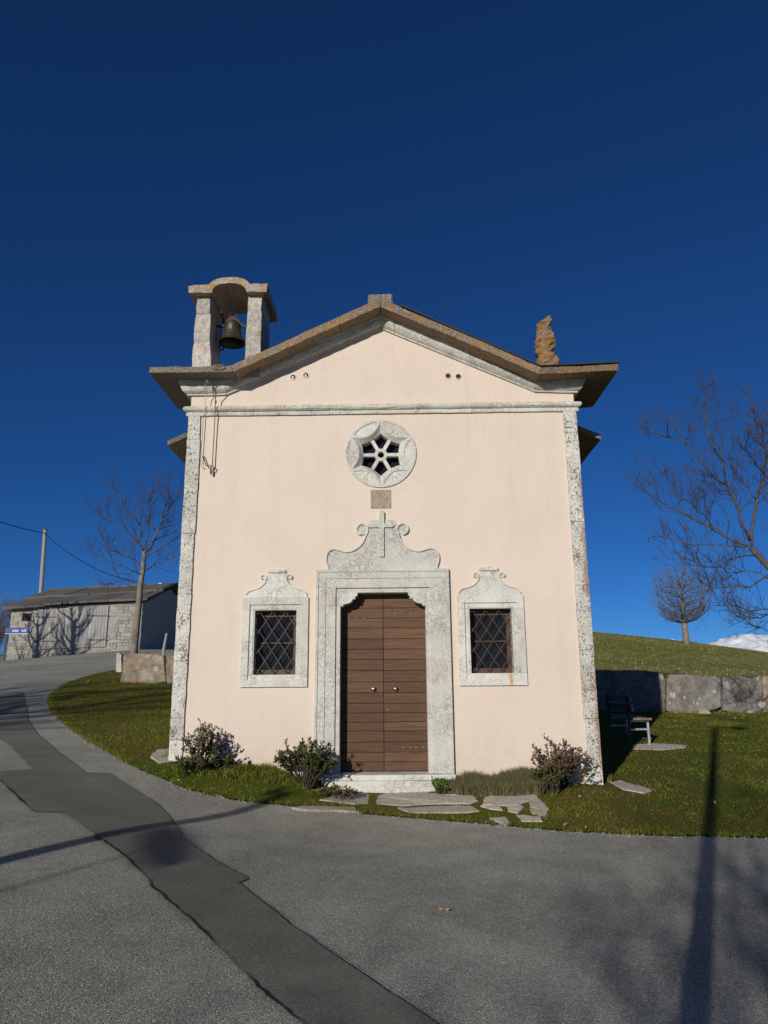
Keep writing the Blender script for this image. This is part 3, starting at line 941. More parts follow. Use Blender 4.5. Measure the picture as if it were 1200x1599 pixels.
# ------------------------------------------------------------------ rose window
RC = Vector((ROSE[0], ROSE[1])); RR = ROSE[2]
def star(rt, rm, n=12):
    """closed outline with six cusps (radius rt) joined by arcs bowing inwards (radius rm at mid)"""
    out = []
    for k in range(6):
        a0 = math.pi / 2 + k * math.pi / 3
        p0 = Vector((rt * math.cos(a0), rt * math.sin(a0))); p1 = Vector((rt * math.cos(a0 + math.pi / 3), rt * math.sin(a0 + math.pi / 3)))
        md = Vector((math.cos(a0 + math.pi / 6), math.sin(a0 + math.pi / 6)))
        ctrl = md * (2 * rm) - (p0 + p1) * .5
        for i in range(n):
            t = i / n
            p = p0 * (1 - t) ** 2 + ctrl * 2 * t * (1 - t) + p1 * t * t
            out.append((RC.x + p.x, RC.y + p.y))
    return out
so, si = star(.468, .305), star(.322, .252)
lens = []
for k in range(6):
    am = math.pi / 2 + math.pi / 6 + k * math.pi / 3
    a = []
    for i in range(13):
        t = -1 + 2 * i / 12
        w = am + t * .44
        a.append((RC.x + .472 * math.cos(w), RC.y + .472 * math.sin(w)))
    e0, e1 = a[0], a[-1]
    md = Vector((RC.x + .335 * math.cos(am), RC.y + .335 * math.sin(am)))
    ct = md * 2 - (Vector(e0) + Vector(e1)) * .5
    for i in range(1, 12):
        t = i / 12
        p = Vector(e1) * (1 - t) ** 2 + ct * 2 * t * (1 - t) + Vector(e0) * t * t
        a.append((p.x, p.y))
    lens.append(a)
mb = holed_plate(MB(), circ(RC.x, RC.y, RR, 64), [so] + lens, -.022, .03)
rose = mb.build('rose_window', MT['marble'], chapel)
n = len(so)
mb = MB().add([(x, -.022, z) for x, z in so] + [(x, .055, z) for x, z in si] + [(x, .20, z) for x, z in si], [(i, (i + 1) % n, (i + 1) % n + n, i + n) for i in range(n)] + [(i + n, (i + 1) % n + n, (i + 1) % n + 2 * n, i + 2 * n) for i in range(n)])
mb.build('star_splay', MT['marble'], rose, fix=False)
for L_ in lens:
    holed_plate(MB(), L_, [], -.010, .02).build('petal_panel', MT['marble'], rose)
for k in range(6):
    w = k * math.pi / 3
    d = Vector((math.cos(w), 0, math.sin(w))); p_ = Vector((-math.sin(w), 0, math.cos(w)))
    MB().obox(Vector((RC.x, .105, RC.y)) + d * .18, d * .098, (0, .04, 0), p_ * .024).build('spoke', MT['marble'], rose)
holed_plate(MB(), circ(RC.x, RC.y, .092, 28), [circ(RC.x, RC.y, .047, 20)], .060, .148).build('hub', MT['marble'], rose)
MB().box(RC.x - .34, RC.x + .34, .21, .22, RC.y - .34, RC.y + .34).build('pane', MT['glass'], rose)

# vents: pierced round covers
for i, (vx, vz) in enumerate(VENTS):
    v = holed_plate(MB(), circ(vx, vz, .050, 20), [circ(vx, vz, .038, 16)], -.008, .03).build('vent', MT['plaster'], chapel)
    if i >= 2:
        for k in range(-2, 3): MB().box(vx + k * .015 - .0035, vx + k * .015 + .0035, .0, .012, vz - .036, vz + .036).build('vent_bar', MT['frame'], v)
    else:
        MB().box(vx - .02, vx + .012, .0, .02, vz - .036, vz + .02).build('vent_flap', MT['marble'], v)
    MB().prism(circ(vx, vz, .040, 14), .10, .11).build('vent_hole_dark', MT['dark'], v)  # black disc painted in as the darkness inside the vent

# small square plaque
stone_box(MB(), -.160, .126, -.010, .01, 3.802, 4.072, .002, .1, .004).build('plaque', MT['plaque'], chapel)

# ------------------------------------------------------------------ door surround
def ring_layers(layers, cx, zb, zs, frames, mtl, parent, zbot_frame=None):
    pass
sur = thing('door_surround', (0, 0, 0), None, None); attach(sur, chapel)
#            outer half, inner half, outer top, inner top, front y, back y
DL = [(.905, .872, 2.935, 2.902, -.058, .01), (.872, .775, 2.902, 2.812, -.046, .01), (.775, .640, 2.812, 2.685, -.034, .01), (.640, .577, 2.685, 2.622, -.006, .235)]
ZS = 2.445
for s_ in (-1, 1):
    mb = MB()
    for ho, hi, to, ti, yf, yb in DL:
        x0, x1 = sorted((s_ * ho, s_ * hi))
        mb.box(x0, x1, yf, yb, .285, ZS - .002)
    mb.build('jamb', MT['marble'], sur)
mb = MB()
for ho, hi, to, ti, yf, yb in DL:
    mb.prism([(-ho, ZS), (-hi, ZS), (-hi, ti), (hi, ti), (hi, ZS), (ho, ZS), (ho, to), (-ho, to)], yf, yb)
mb.build('lintel', MT['marble'], sur)
for s_ in (-1, 1):
    q = [(.577, 2.622), (.345, 2.622), (.345, 2.585), (.362, 2.572), (.385, 2.565), (.402, 2.548), (.412, 2.520), (.430, 2.495), (.465, 2.478), (.505, 2.470), (.535, 2.462), (.540, 2.438), (.577, 2.438)]
    MB().prism([(s_ * x, z) for x, z in q], -.012, .16).build('corbel', MT['marble'], sur)
    MB().lathe([(0, .018), (.014, .016), (.020, .0), (.02, -.03)], (s_ * .385, -.012, 2.545), 14, 'y').build('corbel_boss', MT['marble'], sur)
# threshold and step
stone_box(MB(), -.86, .92, -.13, .30, .215, .282, .003, .1, .008).build('threshold', MT['marble'], sur)
stone_box(MB(), -.80, .90, -.19, .02, -.30, .212, .006, .12, .012).build('door_step', MT['marble'], sur)

# pediment over the door, outline traced from the photograph (x in zoom units round the axis 572)
def ux(X): return (X - 572) / 5 * .00895
def uz(Y): return 4.611 - (Y - 345) / 5 * .00912
half = [(150, 1264), (150, 1242), (135, 1205), (133, 1165), (145, 1128), (170, 1106), (205, 1098), (240, 1108), (280, 1122), (320, 1120), (360, 1105), (400, 1075), (428, 1035), (438, 1000)]
scroll = [(438, 985), (412, 1003), (385, 1000), (365, 975), (364, 945), (378, 920), (402, 908), (428, 910), (450, 925), (466, 905), (480, 884)]
hl = [(ux(x), uz(y)) for x, y in half + scroll]
ped_poly = hl + [(-x, z) for x, z in reversed(hl)]
ped_poly = [(x, max(z, 2.938)) for x, z in ped_poly]
ped = holed_plate(MB(), ped_poly, [], -.018, .01).build('pediment', MT['marble'], chapel)
def rim(pts, w, y0, y1, parent, name='rim'):
    """a raised band following an outline, its outer edge on the points"""
    n = len(pts); secs = []
    for i in range(n):
        a = Vector(pts[max(i - 1, 0)]); b = Vector(pts[min(i + 1, n - 1)])
        t = (b - a).normalized(); nn = Vector((t.y, -t.x))
        p = Vector(pts[i]); q = p + nn * w
        secs.append([(p.x, y0, p.y), (q.x, y0, q.y), (q.x, y1, q.y), (p.x, y1, p.y)])
    MB().sections(secs).build(name, MT['marble'], parent)
spir = [(438, 1000), (455, 965), (448, 935), (425, 918), (398, 920), (380, 940), (378, 965), (392, 985), (410, 985)]
for s_ in (1, -1):
    L_ = smooth_line([(s_ * ux(x), uz(y)) for x, y in half], 1)
    L2 = smooth_line([(s_ * ux(x), uz(y)) for x, y in spir], 1)
    rim(L_, s_ * .021, -.040, -.010, ped); rim(L2, s_ * .021, -.040, -.005, ped)
cr = MB()
holed_plate(cr, [(-.040, 3.11), (.022, 3.11), (.024, 3.522), (.150, 3.522), (.162, 3.535), (.162, 3.552), (.150, 3.568), (.028, 3.572), (.030, 3.74), (.015, 3.762), (-.025, 3.762), (-.042, 3.74), (-.038, 3.572), (-.195, 3.568), (-.205, 3.545), (-.192, 3.522), (-.036, 3.522)], [], -.046, -.002)
cr.build('relief_cross', MT['marble'], ped)

# ------------------------------------------------------------------ door leaves, each plank a piece
PZ = [325, 395, 462, 535, 605, 675, 748, 822, 893, 962, 1025, 1083, 1140, 1210, 1275, 1335]
zpl = [2.64] + [2.445 - (y - 318) / 4.208 * .00843 for y in PZ] + [.292]
zpl = [z for z in zpl]
for s_ in (-1, 1):
    leaf = MB().box(*sorted((s_ * .003, s_ * .574)), .228, .262, .290, 2.64).build('door_leaf', MT['door'], chapel)
    for a, b in zip(zpl, zpl[1:]):
        x0, x1 = sorted((s_ * .004, s_ * .5745)); dz = jit(.006) if b > .3 else 0
        z0, z1 = b + .002, a - .002
        y = .200 + jit(.0015)
        mb = MB()
        ch = .004
        mb.sections([[(x, y + ch, z0), (x, y, z0 + ch), (x, y, z1 - ch), (x, y + ch, z1), (x, .228, z1), (x, .228, z0)] for x in (x0, x1)])
        mb.build('plank', MT['door'], leaf)
    kx = -.137 if s_ < 0 else .160
    MB().lathe([(.0, .056), (.016, .054), (.026, .046), (.031, .032), (.026, .018), (.016, .010), (.016, .004), (.030, .002), (.030, -.004)], (kx, .198, 1.345), 20, 'y').build('knob', MT['knob'], leaf, True)
    pts = [(-.475, 2.30), (-.365, 2.298), (-.265, 2.288)] if s_ < 0 else [(.07, 2.355), (.165, 2.352), (.265, 2.352), (.385, 2.352), (.255, .585), (.345, .588), (.425, .590), (.52, .592), (.05, 1.068)]
    for x, z in pts: MB().lathe([(0, .006), (.0055, .005), (.0075, 0), (.0075, -.004)], (x, .199, z), 8, 'y').build('nail', MT['nail'], leaf)

# ------------------------------------------------------------------ the two windows
for wi, wx in enumerate(WINX):
    ws = thing('window_surround', (0, 0, 0), None, None); attach(ws, chapel)
    WL = [(.447, .352, 2.562, 2.468, 1.378, 1.470, -.034, .01), (.352, .298, 2.468, 2.408, 1.470, 1.520, -.012, .01), (.298, .283, 2.408, 2.390, 1.520, 1.535, -.004, .16)]
    z1 = 2.393; z0 = 1.5375
    for s_ in (-1, 1):
        mb = MB()
        for ho, hi, to, ti, bo, bi, yf, yb in WL:
            x0, x1 = sorted((wx + s_ * ho, wx + s_ * hi)); mb.box(x0, x1, yf, yb, z0 + .0015, z1 - .0015)
        # splayed inner arris, as on the photograph's right hand sides
        mb.build('jamb', MT['marble'], ws)
    mb = MB()
    for ho, hi, to, ti, bo, bi, yf, yb in WL[:2]:
        mb.prism([(wx - ho, z1), (wx - hi, z1), (wx - hi, ti), (wx + hi, ti), (wx + hi, z1), (wx + ho, z1), (wx + ho, to), (wx - ho, to)] if ti > z1 else [(wx - ho, z1), (wx + ho, z1), (wx + ho, to), (wx - ho, to)], yf, yb)
    mb.box(wx - .2979, wx + .2979, -.0035, .16, 2.3935, 2.4075).build('lintel', MT['marble'], ws)
    mb = MB()
    mb.box(wx - .447, wx + .447, -.034, .01, 1.378, 1.470).box(wx - .447, wx - .352, -.0338, .01, 1.470, z0).box(wx + .352, wx + .447, -.0338, .01, 1.470, z0)
    mb.box(wx - .3518, wx + .3518, -.020, .16, 1.4702, z0 - .0005)
    mb.build('sill', MT['sillstain' if wi == 1 else 'marble'], ws)
    # scrolled hood
    def hx(X): return wx + (X - 520) / 7.27 * .00885
    def hz(Y): return 2.562 - (Y - 460) / 7.27 * .0090
    hh = [(170, 462), (172, 425), (190, 395), (225, 372), (280, 360), (325, 345), (365, 318), (390, 285), (396, 260), (372, 258), (348, 248), (338, 228), (352, 208), (378, 202), (402, 212), (412, 195), (405, 175), (415, 148), (432, 138)]
    hl = [(hx(x), hz(y)) for x, y in hh]
    poly = hl + [(2 * wx - x, z) for x, z in reversed(hl)]
    poly = [(x, max(z, 2.565)) for x, z in poly]
    hood = holed_plate(MB(), poly, [], -.016, .01).build('hood', MT['marble'], chapel)
    MB().prism([(wx - .115, 2.905), (wx + .115, 2.905), (wx + .125, 2.925), (wx + .115, 2.948), (wx - .115, 2.948), (wx - .125, 2.925)], -.040, -.004).build('hood_fillet', MT['marble'], hood)
    for s_ in (1, -1):
        c1 = [(172, 425), (190, 395), (225, 372), (280, 360), (325, 345), (365, 318), (392, 280), (402, 245), (395, 222), (372, 212), (354, 224), (352, 240), (362, 248)]
        L_ = smooth_line([(wx + s_ * (hx(x) - wx), hz(y)) for x, y in c1], 1)
        rim(L_, s_ * .016, -.032, -.006, hood)
    # timber casement, glass and the iron grille
    win = MB()
    win.box(wx - .282, wx - .225, .165, .215, 1.536, 2.389).box(wx + .225, wx + .282, .165, .215, 1.536, 2.389).box(wx - .2248, wx + .2248, .166, .214, 1.536, 1.605).box(wx - .2248, wx + .2248, .166, .214, 2.315, 2.389)
    w = win.build('window', MT['frame'], chapel)
    MB().box(wx - .2248, wx + .2248, .160, .208, 1.952, 1.972).build('glazing_bar', MT['frame'], w)
    MB().box(wx - .224, wx + .224, .194, .199, 1.606, 1.951).build('pane', MT['glass'], w)
    MB().box(wx - .224, wx + .224, .194, .199, 1.973, 2.314).build('pane', MT['glass'], w)
    # lozenge grille: bars clipped to the opening
    x0, x1, zz0, zz1 = -.283, .283, 1.536, 2.388
    sl_ = 1.50; sp = .178
    for sg in (1, -1):
        for k in range(-7, 8):
            c0 = k * sp + (.02 if sg > 0 else .05)
            pts = []
            for t in np.linspace(-1.2, 1.2, 400):
                x = c0 + t / sl_ * sg * .6; z = 1.96 + t * .6
                if x0 <= x <= x1 and zz0 <= z <= zz1: pts.append((x, z))
            if len(pts) > 8:
                y = .070 if sg > 0 else .084
                MB().tube([(wx + pts[0][0], y, pts[0][1]), (wx + pts[-1][0], y, pts[-1][1])], .0062, 6).build('grille_bar', MT['iron' if wi == 0 else 'ironrust'], w)

# ================================================================== THINGS
# bell hung between the pillars
BX, BY, BZ = -2.262, .16, 6.44
bell = thing('bell', (BX, BY, BZ), 'dark bronze church bell hanging in the stone arch', 'bell')
prof = [(.205, 0), (.200, .012), (.178, .045), (.155, .095), (.140, .150), (.130, .210), (.124, .270), (.118, .310), (.100, .335), (.055, .350), (0, .352)]
MB().lathe(prof + [], (BX, BY, BZ), 32).build('bell_body', MT['bronze'], bell, True)
inn = [(.205, 0), (.192, .004), (.165, .045), (.140, .10), (.120, .20), (.105, .30), (0, .325)]
MB().lathe(inn, (BX, BY, BZ), 32).build('bell_inside', MT['bronze'], bell, True)
for zz, rr in ((.055, .176), (.262, .127), (.30, .1215)):
    MB().lathe([(rr - .002, -.008), (rr + .004, -.005), (rr + .004, .005), (rr - .002, .008)], (BX, BY, BZ + zz), 32).build('bell_band', MT['bronze'], bell, True)
MB().prism([(BX + .03 * math.cos(k * math.pi / 6) * 1.0, BZ + .215 + .045 * math.sin(k * math.pi / 6)) for k in range(12)], BY - .136, BY - .12).build('bell_medallion', MT['bronze'], bell)
for a in (-.05, 0, .05):
    MB().tube([(BX + a - .028, BY, BZ + .34), (BX + a - .030, BY + jit(.01), BZ + .39), (BX + a, BY, BZ + .41), (BX + a + .030, BY + jit(.01), BZ + .39), (BX + a + .028, BY, BZ + .34)], .011, 6).build('crown_loop', MT['ironrust'], bell)
yk = [(-2.505, BY, BZ + .285), (-2.42, BY, BZ + .275), (-2.37, BY, BZ + .31), (-2.33, BY, BZ + .375), (BX, BY, BZ + .41), (-2.19, BY, BZ + .375), (-2.13, BY, BZ + .30), (-2.06, BY, BZ + .265), (-1.985, BY, BZ + .262)]
MB().tube(yk, [.018, .020, .026, .03, .034, .03, .024, .02, .018], 8).build('yoke', MT['ironrust'], bell, True)
for a, zz in ((-.045, .47), (0, .455), (.05, .475)):
    MB().tube([(BX + a, BY, BZ + .40), (BX + a, BY, BZ + zz)], [.013, .008], 6).build('yoke_bolt', MT['ironrust'], bell)
wh = [(-2.435 + .01 * k * 0, BY + .25 * math.cos(a), BZ + .20 + .29 * math.sin(a)) for k, a in enumerate(np.linspace(-2.2, 1.9, 22))]
MB().tube(wh, .013, 6).build('bell_wheel', MT['iron'], bell)
MB().tube([(-2.435, BY, BZ + .275), wh[3]], .010, 6).build('wheel_spoke', MT['iron'], bell)
MB().tube([(-2.435, BY, BZ + .275), wh[17]], .010, 6).build('wheel_spoke', MT['iron'], bell)
MB().tube([(BX, BY, BZ + .33), (BX, BY, BZ + .05), (BX, BY, BZ - .005)], [.008, .010, .022], 8).build('clapper', MT['iron'], bell)

# ropes hanging down the left of the facade
def pY(x, y, Y): return onY(x, y, Y)
lead = thing('lightning_lead', pY(315, 730, -.05), 'thin pale wire hanging beside the left corner stones', 'wire')
MB().tube([pY(322, 600, -.22), pY(322, 617, -.12), pY(321, 634, -.10), pY(318, 650, -.05), pY(315, 700, -.045), pY(314, 726, -.045), pY(316, 731, -.045), pY(318, 727, -.045)], .006, 5).build('wire', MT['galv'], lead)
rope = thing('bell_rope', pY(331, 738, -.05), 'dark bell rope looped over a hook on the upper left wall', 'rope')
MB().tube([pY(338, 600, -.25), pY(337, 617, -.14), pY(336.5, 634, -.11), pY(336, 650, -.07), pY(334, 690, -.06), pY(332, 727, -.06)], .008, 5).build('rope', MT['rope'], rope)
MB().tube([pY(329, 740, -.06), pY(329, 731, -.065), pY(332, 727, -.07), pY(335, 730, -.065), pY(333, 734, -.06), pY(331, 733, -.06), pY(331, 739, -.06), pY(329.5, 741, -.06)], .010, 5).build('loop', MT['rope'], rope)
MB().tube([pY(337, 626, -.125), pY(337, 630, -.125)], [.018, .012], 6).build('knot', MT['rope'], rope)
MB().tube([pY(318, 713, .0), pY(318, 713, -.05), pY(322, 727, -.055), pY(332, 727.5, -.055)], .008, 6).build('hook', MT['ironrust'], rope)
MB().lathe([(0, .015), (.018, .01), (.02, 0), (.012, -.004)], tuple(pY(318, 713, -.004)), 10, 'y').build('hook_plate', MT['galv'], rope)
pul = thing('pulley', pY(324, 597, -.24), 'small metal pulley under the left gable slab', 'pulley')
MB().lathe([(.0, .012), (.022, .012), (.014, .0), (.022, -.012), (0, -.012)], tuple(pY(324, 597, -.24)), 14, 'y').build('sheave', MT['iron'], pul)
MB().box(pY(324, 597, -.24).x - .006, pY(324, 597, -.24).x + .006, -.255, -.225, pY(324, 597, -.24).z, 5.70).build('hanger', MT['iron'], pul)

# ------------------------------------------------------------------ foliage helpers (numpy)
def tri_mesh(name, V, Fc, mat, tint=None, parent=None):
    """V: (n,3) vertices, Fc: (m,k) faces"""
    me = bpy.data.meshes.new(name)
    n, (m, k) = len(V), Fc.shape
    me.vertices.add(n); me.vertices.foreach_set('co', np.asarray(V, np.float32).ravel())
    me.loops.add(m * k); me.loops.foreach_set('vertex_index', Fc.astype(np.int32).ravel())
    me.polygons.add(m); me.polygons.foreach_set('loop_start', np.arange(0, m * k, k, dtype=np.int32))
    me.update(calc_edges=True)
    if tint is not None:
        a = me.attributes.new('tint', 'FLOAT', 'POINT'); a.data.foreach_set('value', np.asarray(tint, np.float32))
    me.materials.append(mat)
    o = bpy.data.objects.new(name, me); scn.collection.objects.link(o)
    if parent is not None: attach(o, parent)
    return o
def blades(name, P, Hh, Wd, mat, lean=.5, tint=None, parent=None):
    """bent grass blades: five vertices, a quad and a tip each"""
    n = len(P)
    az = nrng.uniform(0, 2 * np.pi, n); ld = nrng.uniform(0, 2 * np.pi, n); la = nrng.uniform(.1, 1, n) * lean
    w = np.stack([np.cos(az), np.sin(az), np.zeros(n)], 1) * (Wd / 2)[:, None]
    l = np.stack([np.cos(ld) * la, np.sin(ld) * la, np.ones(n)], 1)
    mid = P + l * (Hh * .55)[:, None] * np.array([.6, .6, 1])
    tip = P + l * Hh[:, None] * np.array([1.25, 1.25, .92])
    V = np.stack([P - w, P + w, mid + w * .7, mid - w * .7, tip], 1).reshape(-1, 3)
    b = np.arange(n)[:, None] * 5
    Fq = np.concatenate([b + np.array([[0, 1, 2]]), b + np.array([[0, 2, 3]]), b + np.array([[3, 2, 4]])])
    t = nrng.uniform(0, 1, n) if tint is None else tint
    return tri_mesh(name, V, Fq, mat, np.repeat(t, 5), parent)
def leaves(name, P, D, size, mat, parent=None, aspect=.45, tint=None):
    """folded leaves: P centres, D outward directions"""
    n = len(P)
    D = D / np.linalg.norm(D, axis=1)[:, None]
    rv = nrng.normal(size=(n, 3)); s_ = np.cross(D, rv); s_ /= np.linalg.norm(s_, axis=1)[:, None]
    up = np.cross(s_, D)
    L = size[:, None]
    a = P; b = P + D * L * .5 + s_ * L * aspect * .5 + up * L * .08; c = P + D * L; d = P + D * L * .5 - s_ * L * aspect * .5 + up * L * .08
    V = np.stack([a, b, c, d], 1).reshape(-1, 3)
    i = np.arange(n)[:, None] * 4
    Fq = np.concatenate([i + np.array([[0, 1, 2]]), i + np.array([[0, 2, 3]])])
    t = nrng.uniform(0, 1, n) if tint is None else tint
    return tri_mesh(name, V, Fq, mat, np.repeat(t, 4), parent)

# ------------------------------------------------------------------ shrubs against the facade
def shrub(name, px0, px1, ytop, ybase, Y, label, mat, nstem=26, nleaf=1500, lsize=.05, ragged=.25, seed=1, group=None, bare=.25):
    r_ = random.Random(seed)
    a = pY(px0, ybase, Y); b = pY(px1, ybase, Y); t = pY((px0 + px1) / 2, ytop, Y)
    cx = (a.x + b.x) / 2; hw = (b.x - a.x) / 2; g = h1(cx, Y) ; Hh = t.z - g
    o = thing(name, (cx, Y, g), label, 'shrub', group)
    mb = MB(); P = []; D = []
    tips = []
    for i in range(nstem):
        w = r_.uniform(0, 2 * math.pi); rr = math.sqrt(r_.uniform(0, 1))
        hx_, hy_ = rr * math.cos(w) * hw, rr * math.sin(w) * min(hw, .34)
        hz = Hh * (1 - .45 * rr ** 2) * r_.uniform(1 - ragged, 1.03)
        p0 = Vector((cx + hx_ * .25, Y + hy_ * .3, g - .03)); p3 = Vector((cx + hx_, Y + hy_, g + hz))
        p1 = p0 + Vector((hx_ * .15 + r_.uniform(-.03, .03), hy_ * .2, hz * .4)); p2 = p0.lerp(p3, .68) + Vector((r_.uniform(-.05, .05), r_.uniform(-.05, .05), .04))
        pts = [p0, p1, p2, p3]
        mb.tube(pts, [.009, .007, .005, .003], 4)
        segs = [(p1, p2), (p2, p3)]
        for k in range(r_.randint(2, 5)):
            s_, e_ = segs[r_.randint(0, 1)]
            q0 = s_.lerp(e_, r_.uniform(.1, .95)); dv = Vector((r_.uniform(-1, 1), r_.uniform(-1, 1), r_.uniform(.1, 1.1))).normalized() * r_.uniform(.06, .2) * (Hh / .65)
            mb.tube([q0, q0 + dv * .5 + Vector((0, 0, .01)), q0 + dv], [.004, .003, .002], 3)
            tips.append((q0, q0 + dv))
        tips.append((p2, p3)); tips.append((p1, p2))
    mb.build('stems', MT['twig'], o, fix=False)
    per = nleaf // len(tips) + 1
    for s_, e_ in tips:
        ax = (e_ - s_)
        for k in range(per):
            t_ = 1 - r_.random() ** 1.5 * (1 - bare)
            p = s_ + ax * t_
            d = Vector((r_.gauss(0, 1), r_.gauss(0, 1), r_.gauss(.25, .8))) + ax.normalized() * .8
            P.append(tuple(p)); D.append(tuple(d))
    P = np.array(P); D = np.array(D)
    keep = (P[:, 2] > hgt(P[:, 0], P[:, 1]) + .02) & (P[:, 1] + 0 < -.05)
    P, D = P[keep], D[keep]
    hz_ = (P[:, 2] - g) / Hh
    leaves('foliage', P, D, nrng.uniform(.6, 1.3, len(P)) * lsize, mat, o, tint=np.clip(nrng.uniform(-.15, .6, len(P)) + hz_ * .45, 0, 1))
    return o
shrub('shrub', 272, 362, 1133, 1200, -.32, 'loose bronze-green shrub before the left corner stones', MT['leafred'], 26, 1250, .042, .35, 3)
shrub('shrub', 430, 524, 1154, 1222, -.38, 'dense dark green shrub just left of the door', MT['leafdark'], 40, 3000, .046, .2, 5, bare=.6)
shrub('shrub', 824, 934, 1154, 1228, -.42, 'reddish brown shrub before the right corner stones', MT['leafrust'], 38, 1900, .042, .28, 9)
shrub('small_plant', 830, 905, 1192, 1242, -.75, 'small dark leafy plant at the foot of the reddish shrub', MT['leafdark'], 12, 380, .055, .3, 12)['category'] = 'plant'
shrub('small_plant', 330, 366, 1180, 1206, -.45, 'low broad-leaved green plant between the two left shrubs', MT['leafdark'], 12, 420, .06, .2, 14, bare=.6)['category'] = 'plant'
shrub('small_plant', 668, 702, 1218, 1242, -.34, 'bright green leafy plant at the right end of the door step', MT['leafgreen'], 14, 380, .042, .3, 15, bare=.7)['category'] = 'plant'
shrub('small_plant', 262, 334, 1178, 1206, -.62, 'low leafy plant under the bronze-green corner shrub', MT['leafdark'], 14, 420, .05, .3, 16, bare=.6)['category'] = 'plant'
fl = shrub('flower_clump', 494, 556, 1228, 1246, -.62, 'low flower clump with a pink bloom left of the step', MT['leafdark'], 14, 300, .045, .3, 17, bare=.6)
fl['category'] = 'flowers'
fp = pY(534, 1231, -.72)
P_ = np.array([[fp.x + nrng.uniform(-.05, .05), fp.y + nrng.uniform(-.04, .04), fp.z + nrng.uniform(-.03, .02)] for _ in range(40)])
leaves('bloom', P_, nrng.normal(size=(40, 3)) + np.array([0, -.6, .8]), nrng.uniform(.018, .03, 40), MT['pink'], fl, .7)

# low planting beds: masses nobody could count
def bed(name, polys_px, n, hmin, hmax, wd, mat, label, lean=.6, Y=None, cat='ground cover'):
    q = [gp(x, y) for x, y in polys_px]
    pl = [(p.x, p.y) for p in q]
    xs = [p[0] for p in pl]; ys = [p[1] for p in pl]
    X = nrng.uniform(min(xs), max(xs), n * 4); Yy = nrng.uniform(min(ys), max(ys), n * 4)
    k = inpoly(X, Yy, pl) & (Yy < -.03)
    X, Yy = X[k][:n], Yy[k][:n]
    Z = hgt(X, Yy)
    cl = np.array([noise.noise(Vector((x * 3.1, y * 3.1, 2))) for x, y in zip(X, Yy)]) * .5 + .6
    H_ = nrng.uniform(hmin, hmax, len(X)) * np.clip(cl, .3, 1.3)
    o = blades(name, np.c_[X, Yy, Z], H_, nrng.uniform(.6, 1.3, len(X)) * wd, mat, lean)
    tag(o, label, cat, kind='stuff')
    return o
bed('heather_bed', [(690, 1238), (696, 1226), (720, 1219), (790, 1216), (850, 1218), (862, 1232), (845, 1244), (790, 1247), (730, 1246)], 20000, .10, .32, .009, MT['heath'], 'greyish dry heather bed under the right window', .55)
bed('planting_bed', [(270, 1200), (330, 1195), (420, 1200), (510, 1214), (512, 1228), (480, 1234), (400, 1222), (330, 1215), (275, 1212)], 10000, .08, .24, .009, MT['blade'], 'rough tufted grass bed along the left wall foot', .7)
bed('planting_bed', [(500, 1234), (540, 1232), (575, 1236), (560, 1243), (510, 1246)], 600, .03, .08, .010, MT['heath'], 'sparse low growth beside the left of the door step', .8)

# ------------------------------------------------------------------ grass blades over the lawn
def grass():
    N = 460000
    # denser where the camera is nearer
    X = nrng.uniform(-9.5, 12, N); Y = -4 + 20 * nrng.uniform(0, 1, N) ** 1.9
    k = inpoly(X, Y, ISLAND)
    X, Y = X[k], Y[k]
    k = ~((np.abs(X) < 2.82) & (Y > -.03) & (Y < 6.9))
    k &= ~((np.abs(X - .03) < .9) & (Y > -.2) & (Y < 0.1))
    for f in FLAG_XY: k &= ~inpoly(X, Y, f)
    X, Y = X[k], Y[k]
    # nothing that the photograph cannot see far behind the chapel
    k = ~((np.abs(X) < 3.2) & (Y > 0))
    X, Y = X[k], Y[k]
    dens = np.array([noise.noise(Vector((x * 1.3, y * 1.3, 6))) for x, y in zip(X, Y)])
    k = nrng.uniform(-.75, .45, len(X)) < dens
    X, Y, dens = X[k], Y[k], dens[k]
    Z = hgt(X, Y) + .006
    H_ = nrng.uniform(.010, .034, len(X)) * (1 + .7 * dens)
    # longer where nobody mows: along walls and the asphalt edge
    o = blades('grass', np.c_[X, Y, Z], H_, nrng.uniform(.004, .009, len(X)) * (1 + (Y + 4) * .06), MT['blade'], .9)
    tag(o, 'short mown grass blades of the lawn', 'grass', kind='stuff')
grass()
def tufts():
    P = []; Hh = []
    cand = np.c_[nrng.uniform(-8.5, 11, 5200), -3.5 + 16 * nrng.uniform(0, 1, 5200) ** 1.6]
    k = inpoly(cand[:, 0], cand[:, 1], ISLAND) & ~((np.abs(cand[:, 0]) < 3.0) & (cand[:, 1] > -.05))
    for f in FLAG_XY: k &= ~inpoly(cand[:, 0], cand[:, 1], f)
    for x, y in cand[k]:
        if noise.noise(Vector((x * .7, y * .7, 12))) < rng.uniform(-.1, .5): continue
        h_ = rng.uniform(.03, .075)
        for _ in range(rng.randint(8, 22)): P.append((x + rng.gauss(0, .025), y + rng.gauss(0, .025))); Hh.append(h_ * rng.uniform(.5, 1.2))
    P = np.array(P)
    o = blades('grass_tufts', np.c_[P, hgt(P[:, 0], P[:, 1])], np.array(Hh), nrng.uniform(.005, .010, len(P)), MT['blade'], .9)
    tag(o, 'scattered longer tufts standing out of the lawn', 'grass', kind='stuff')
tufts()
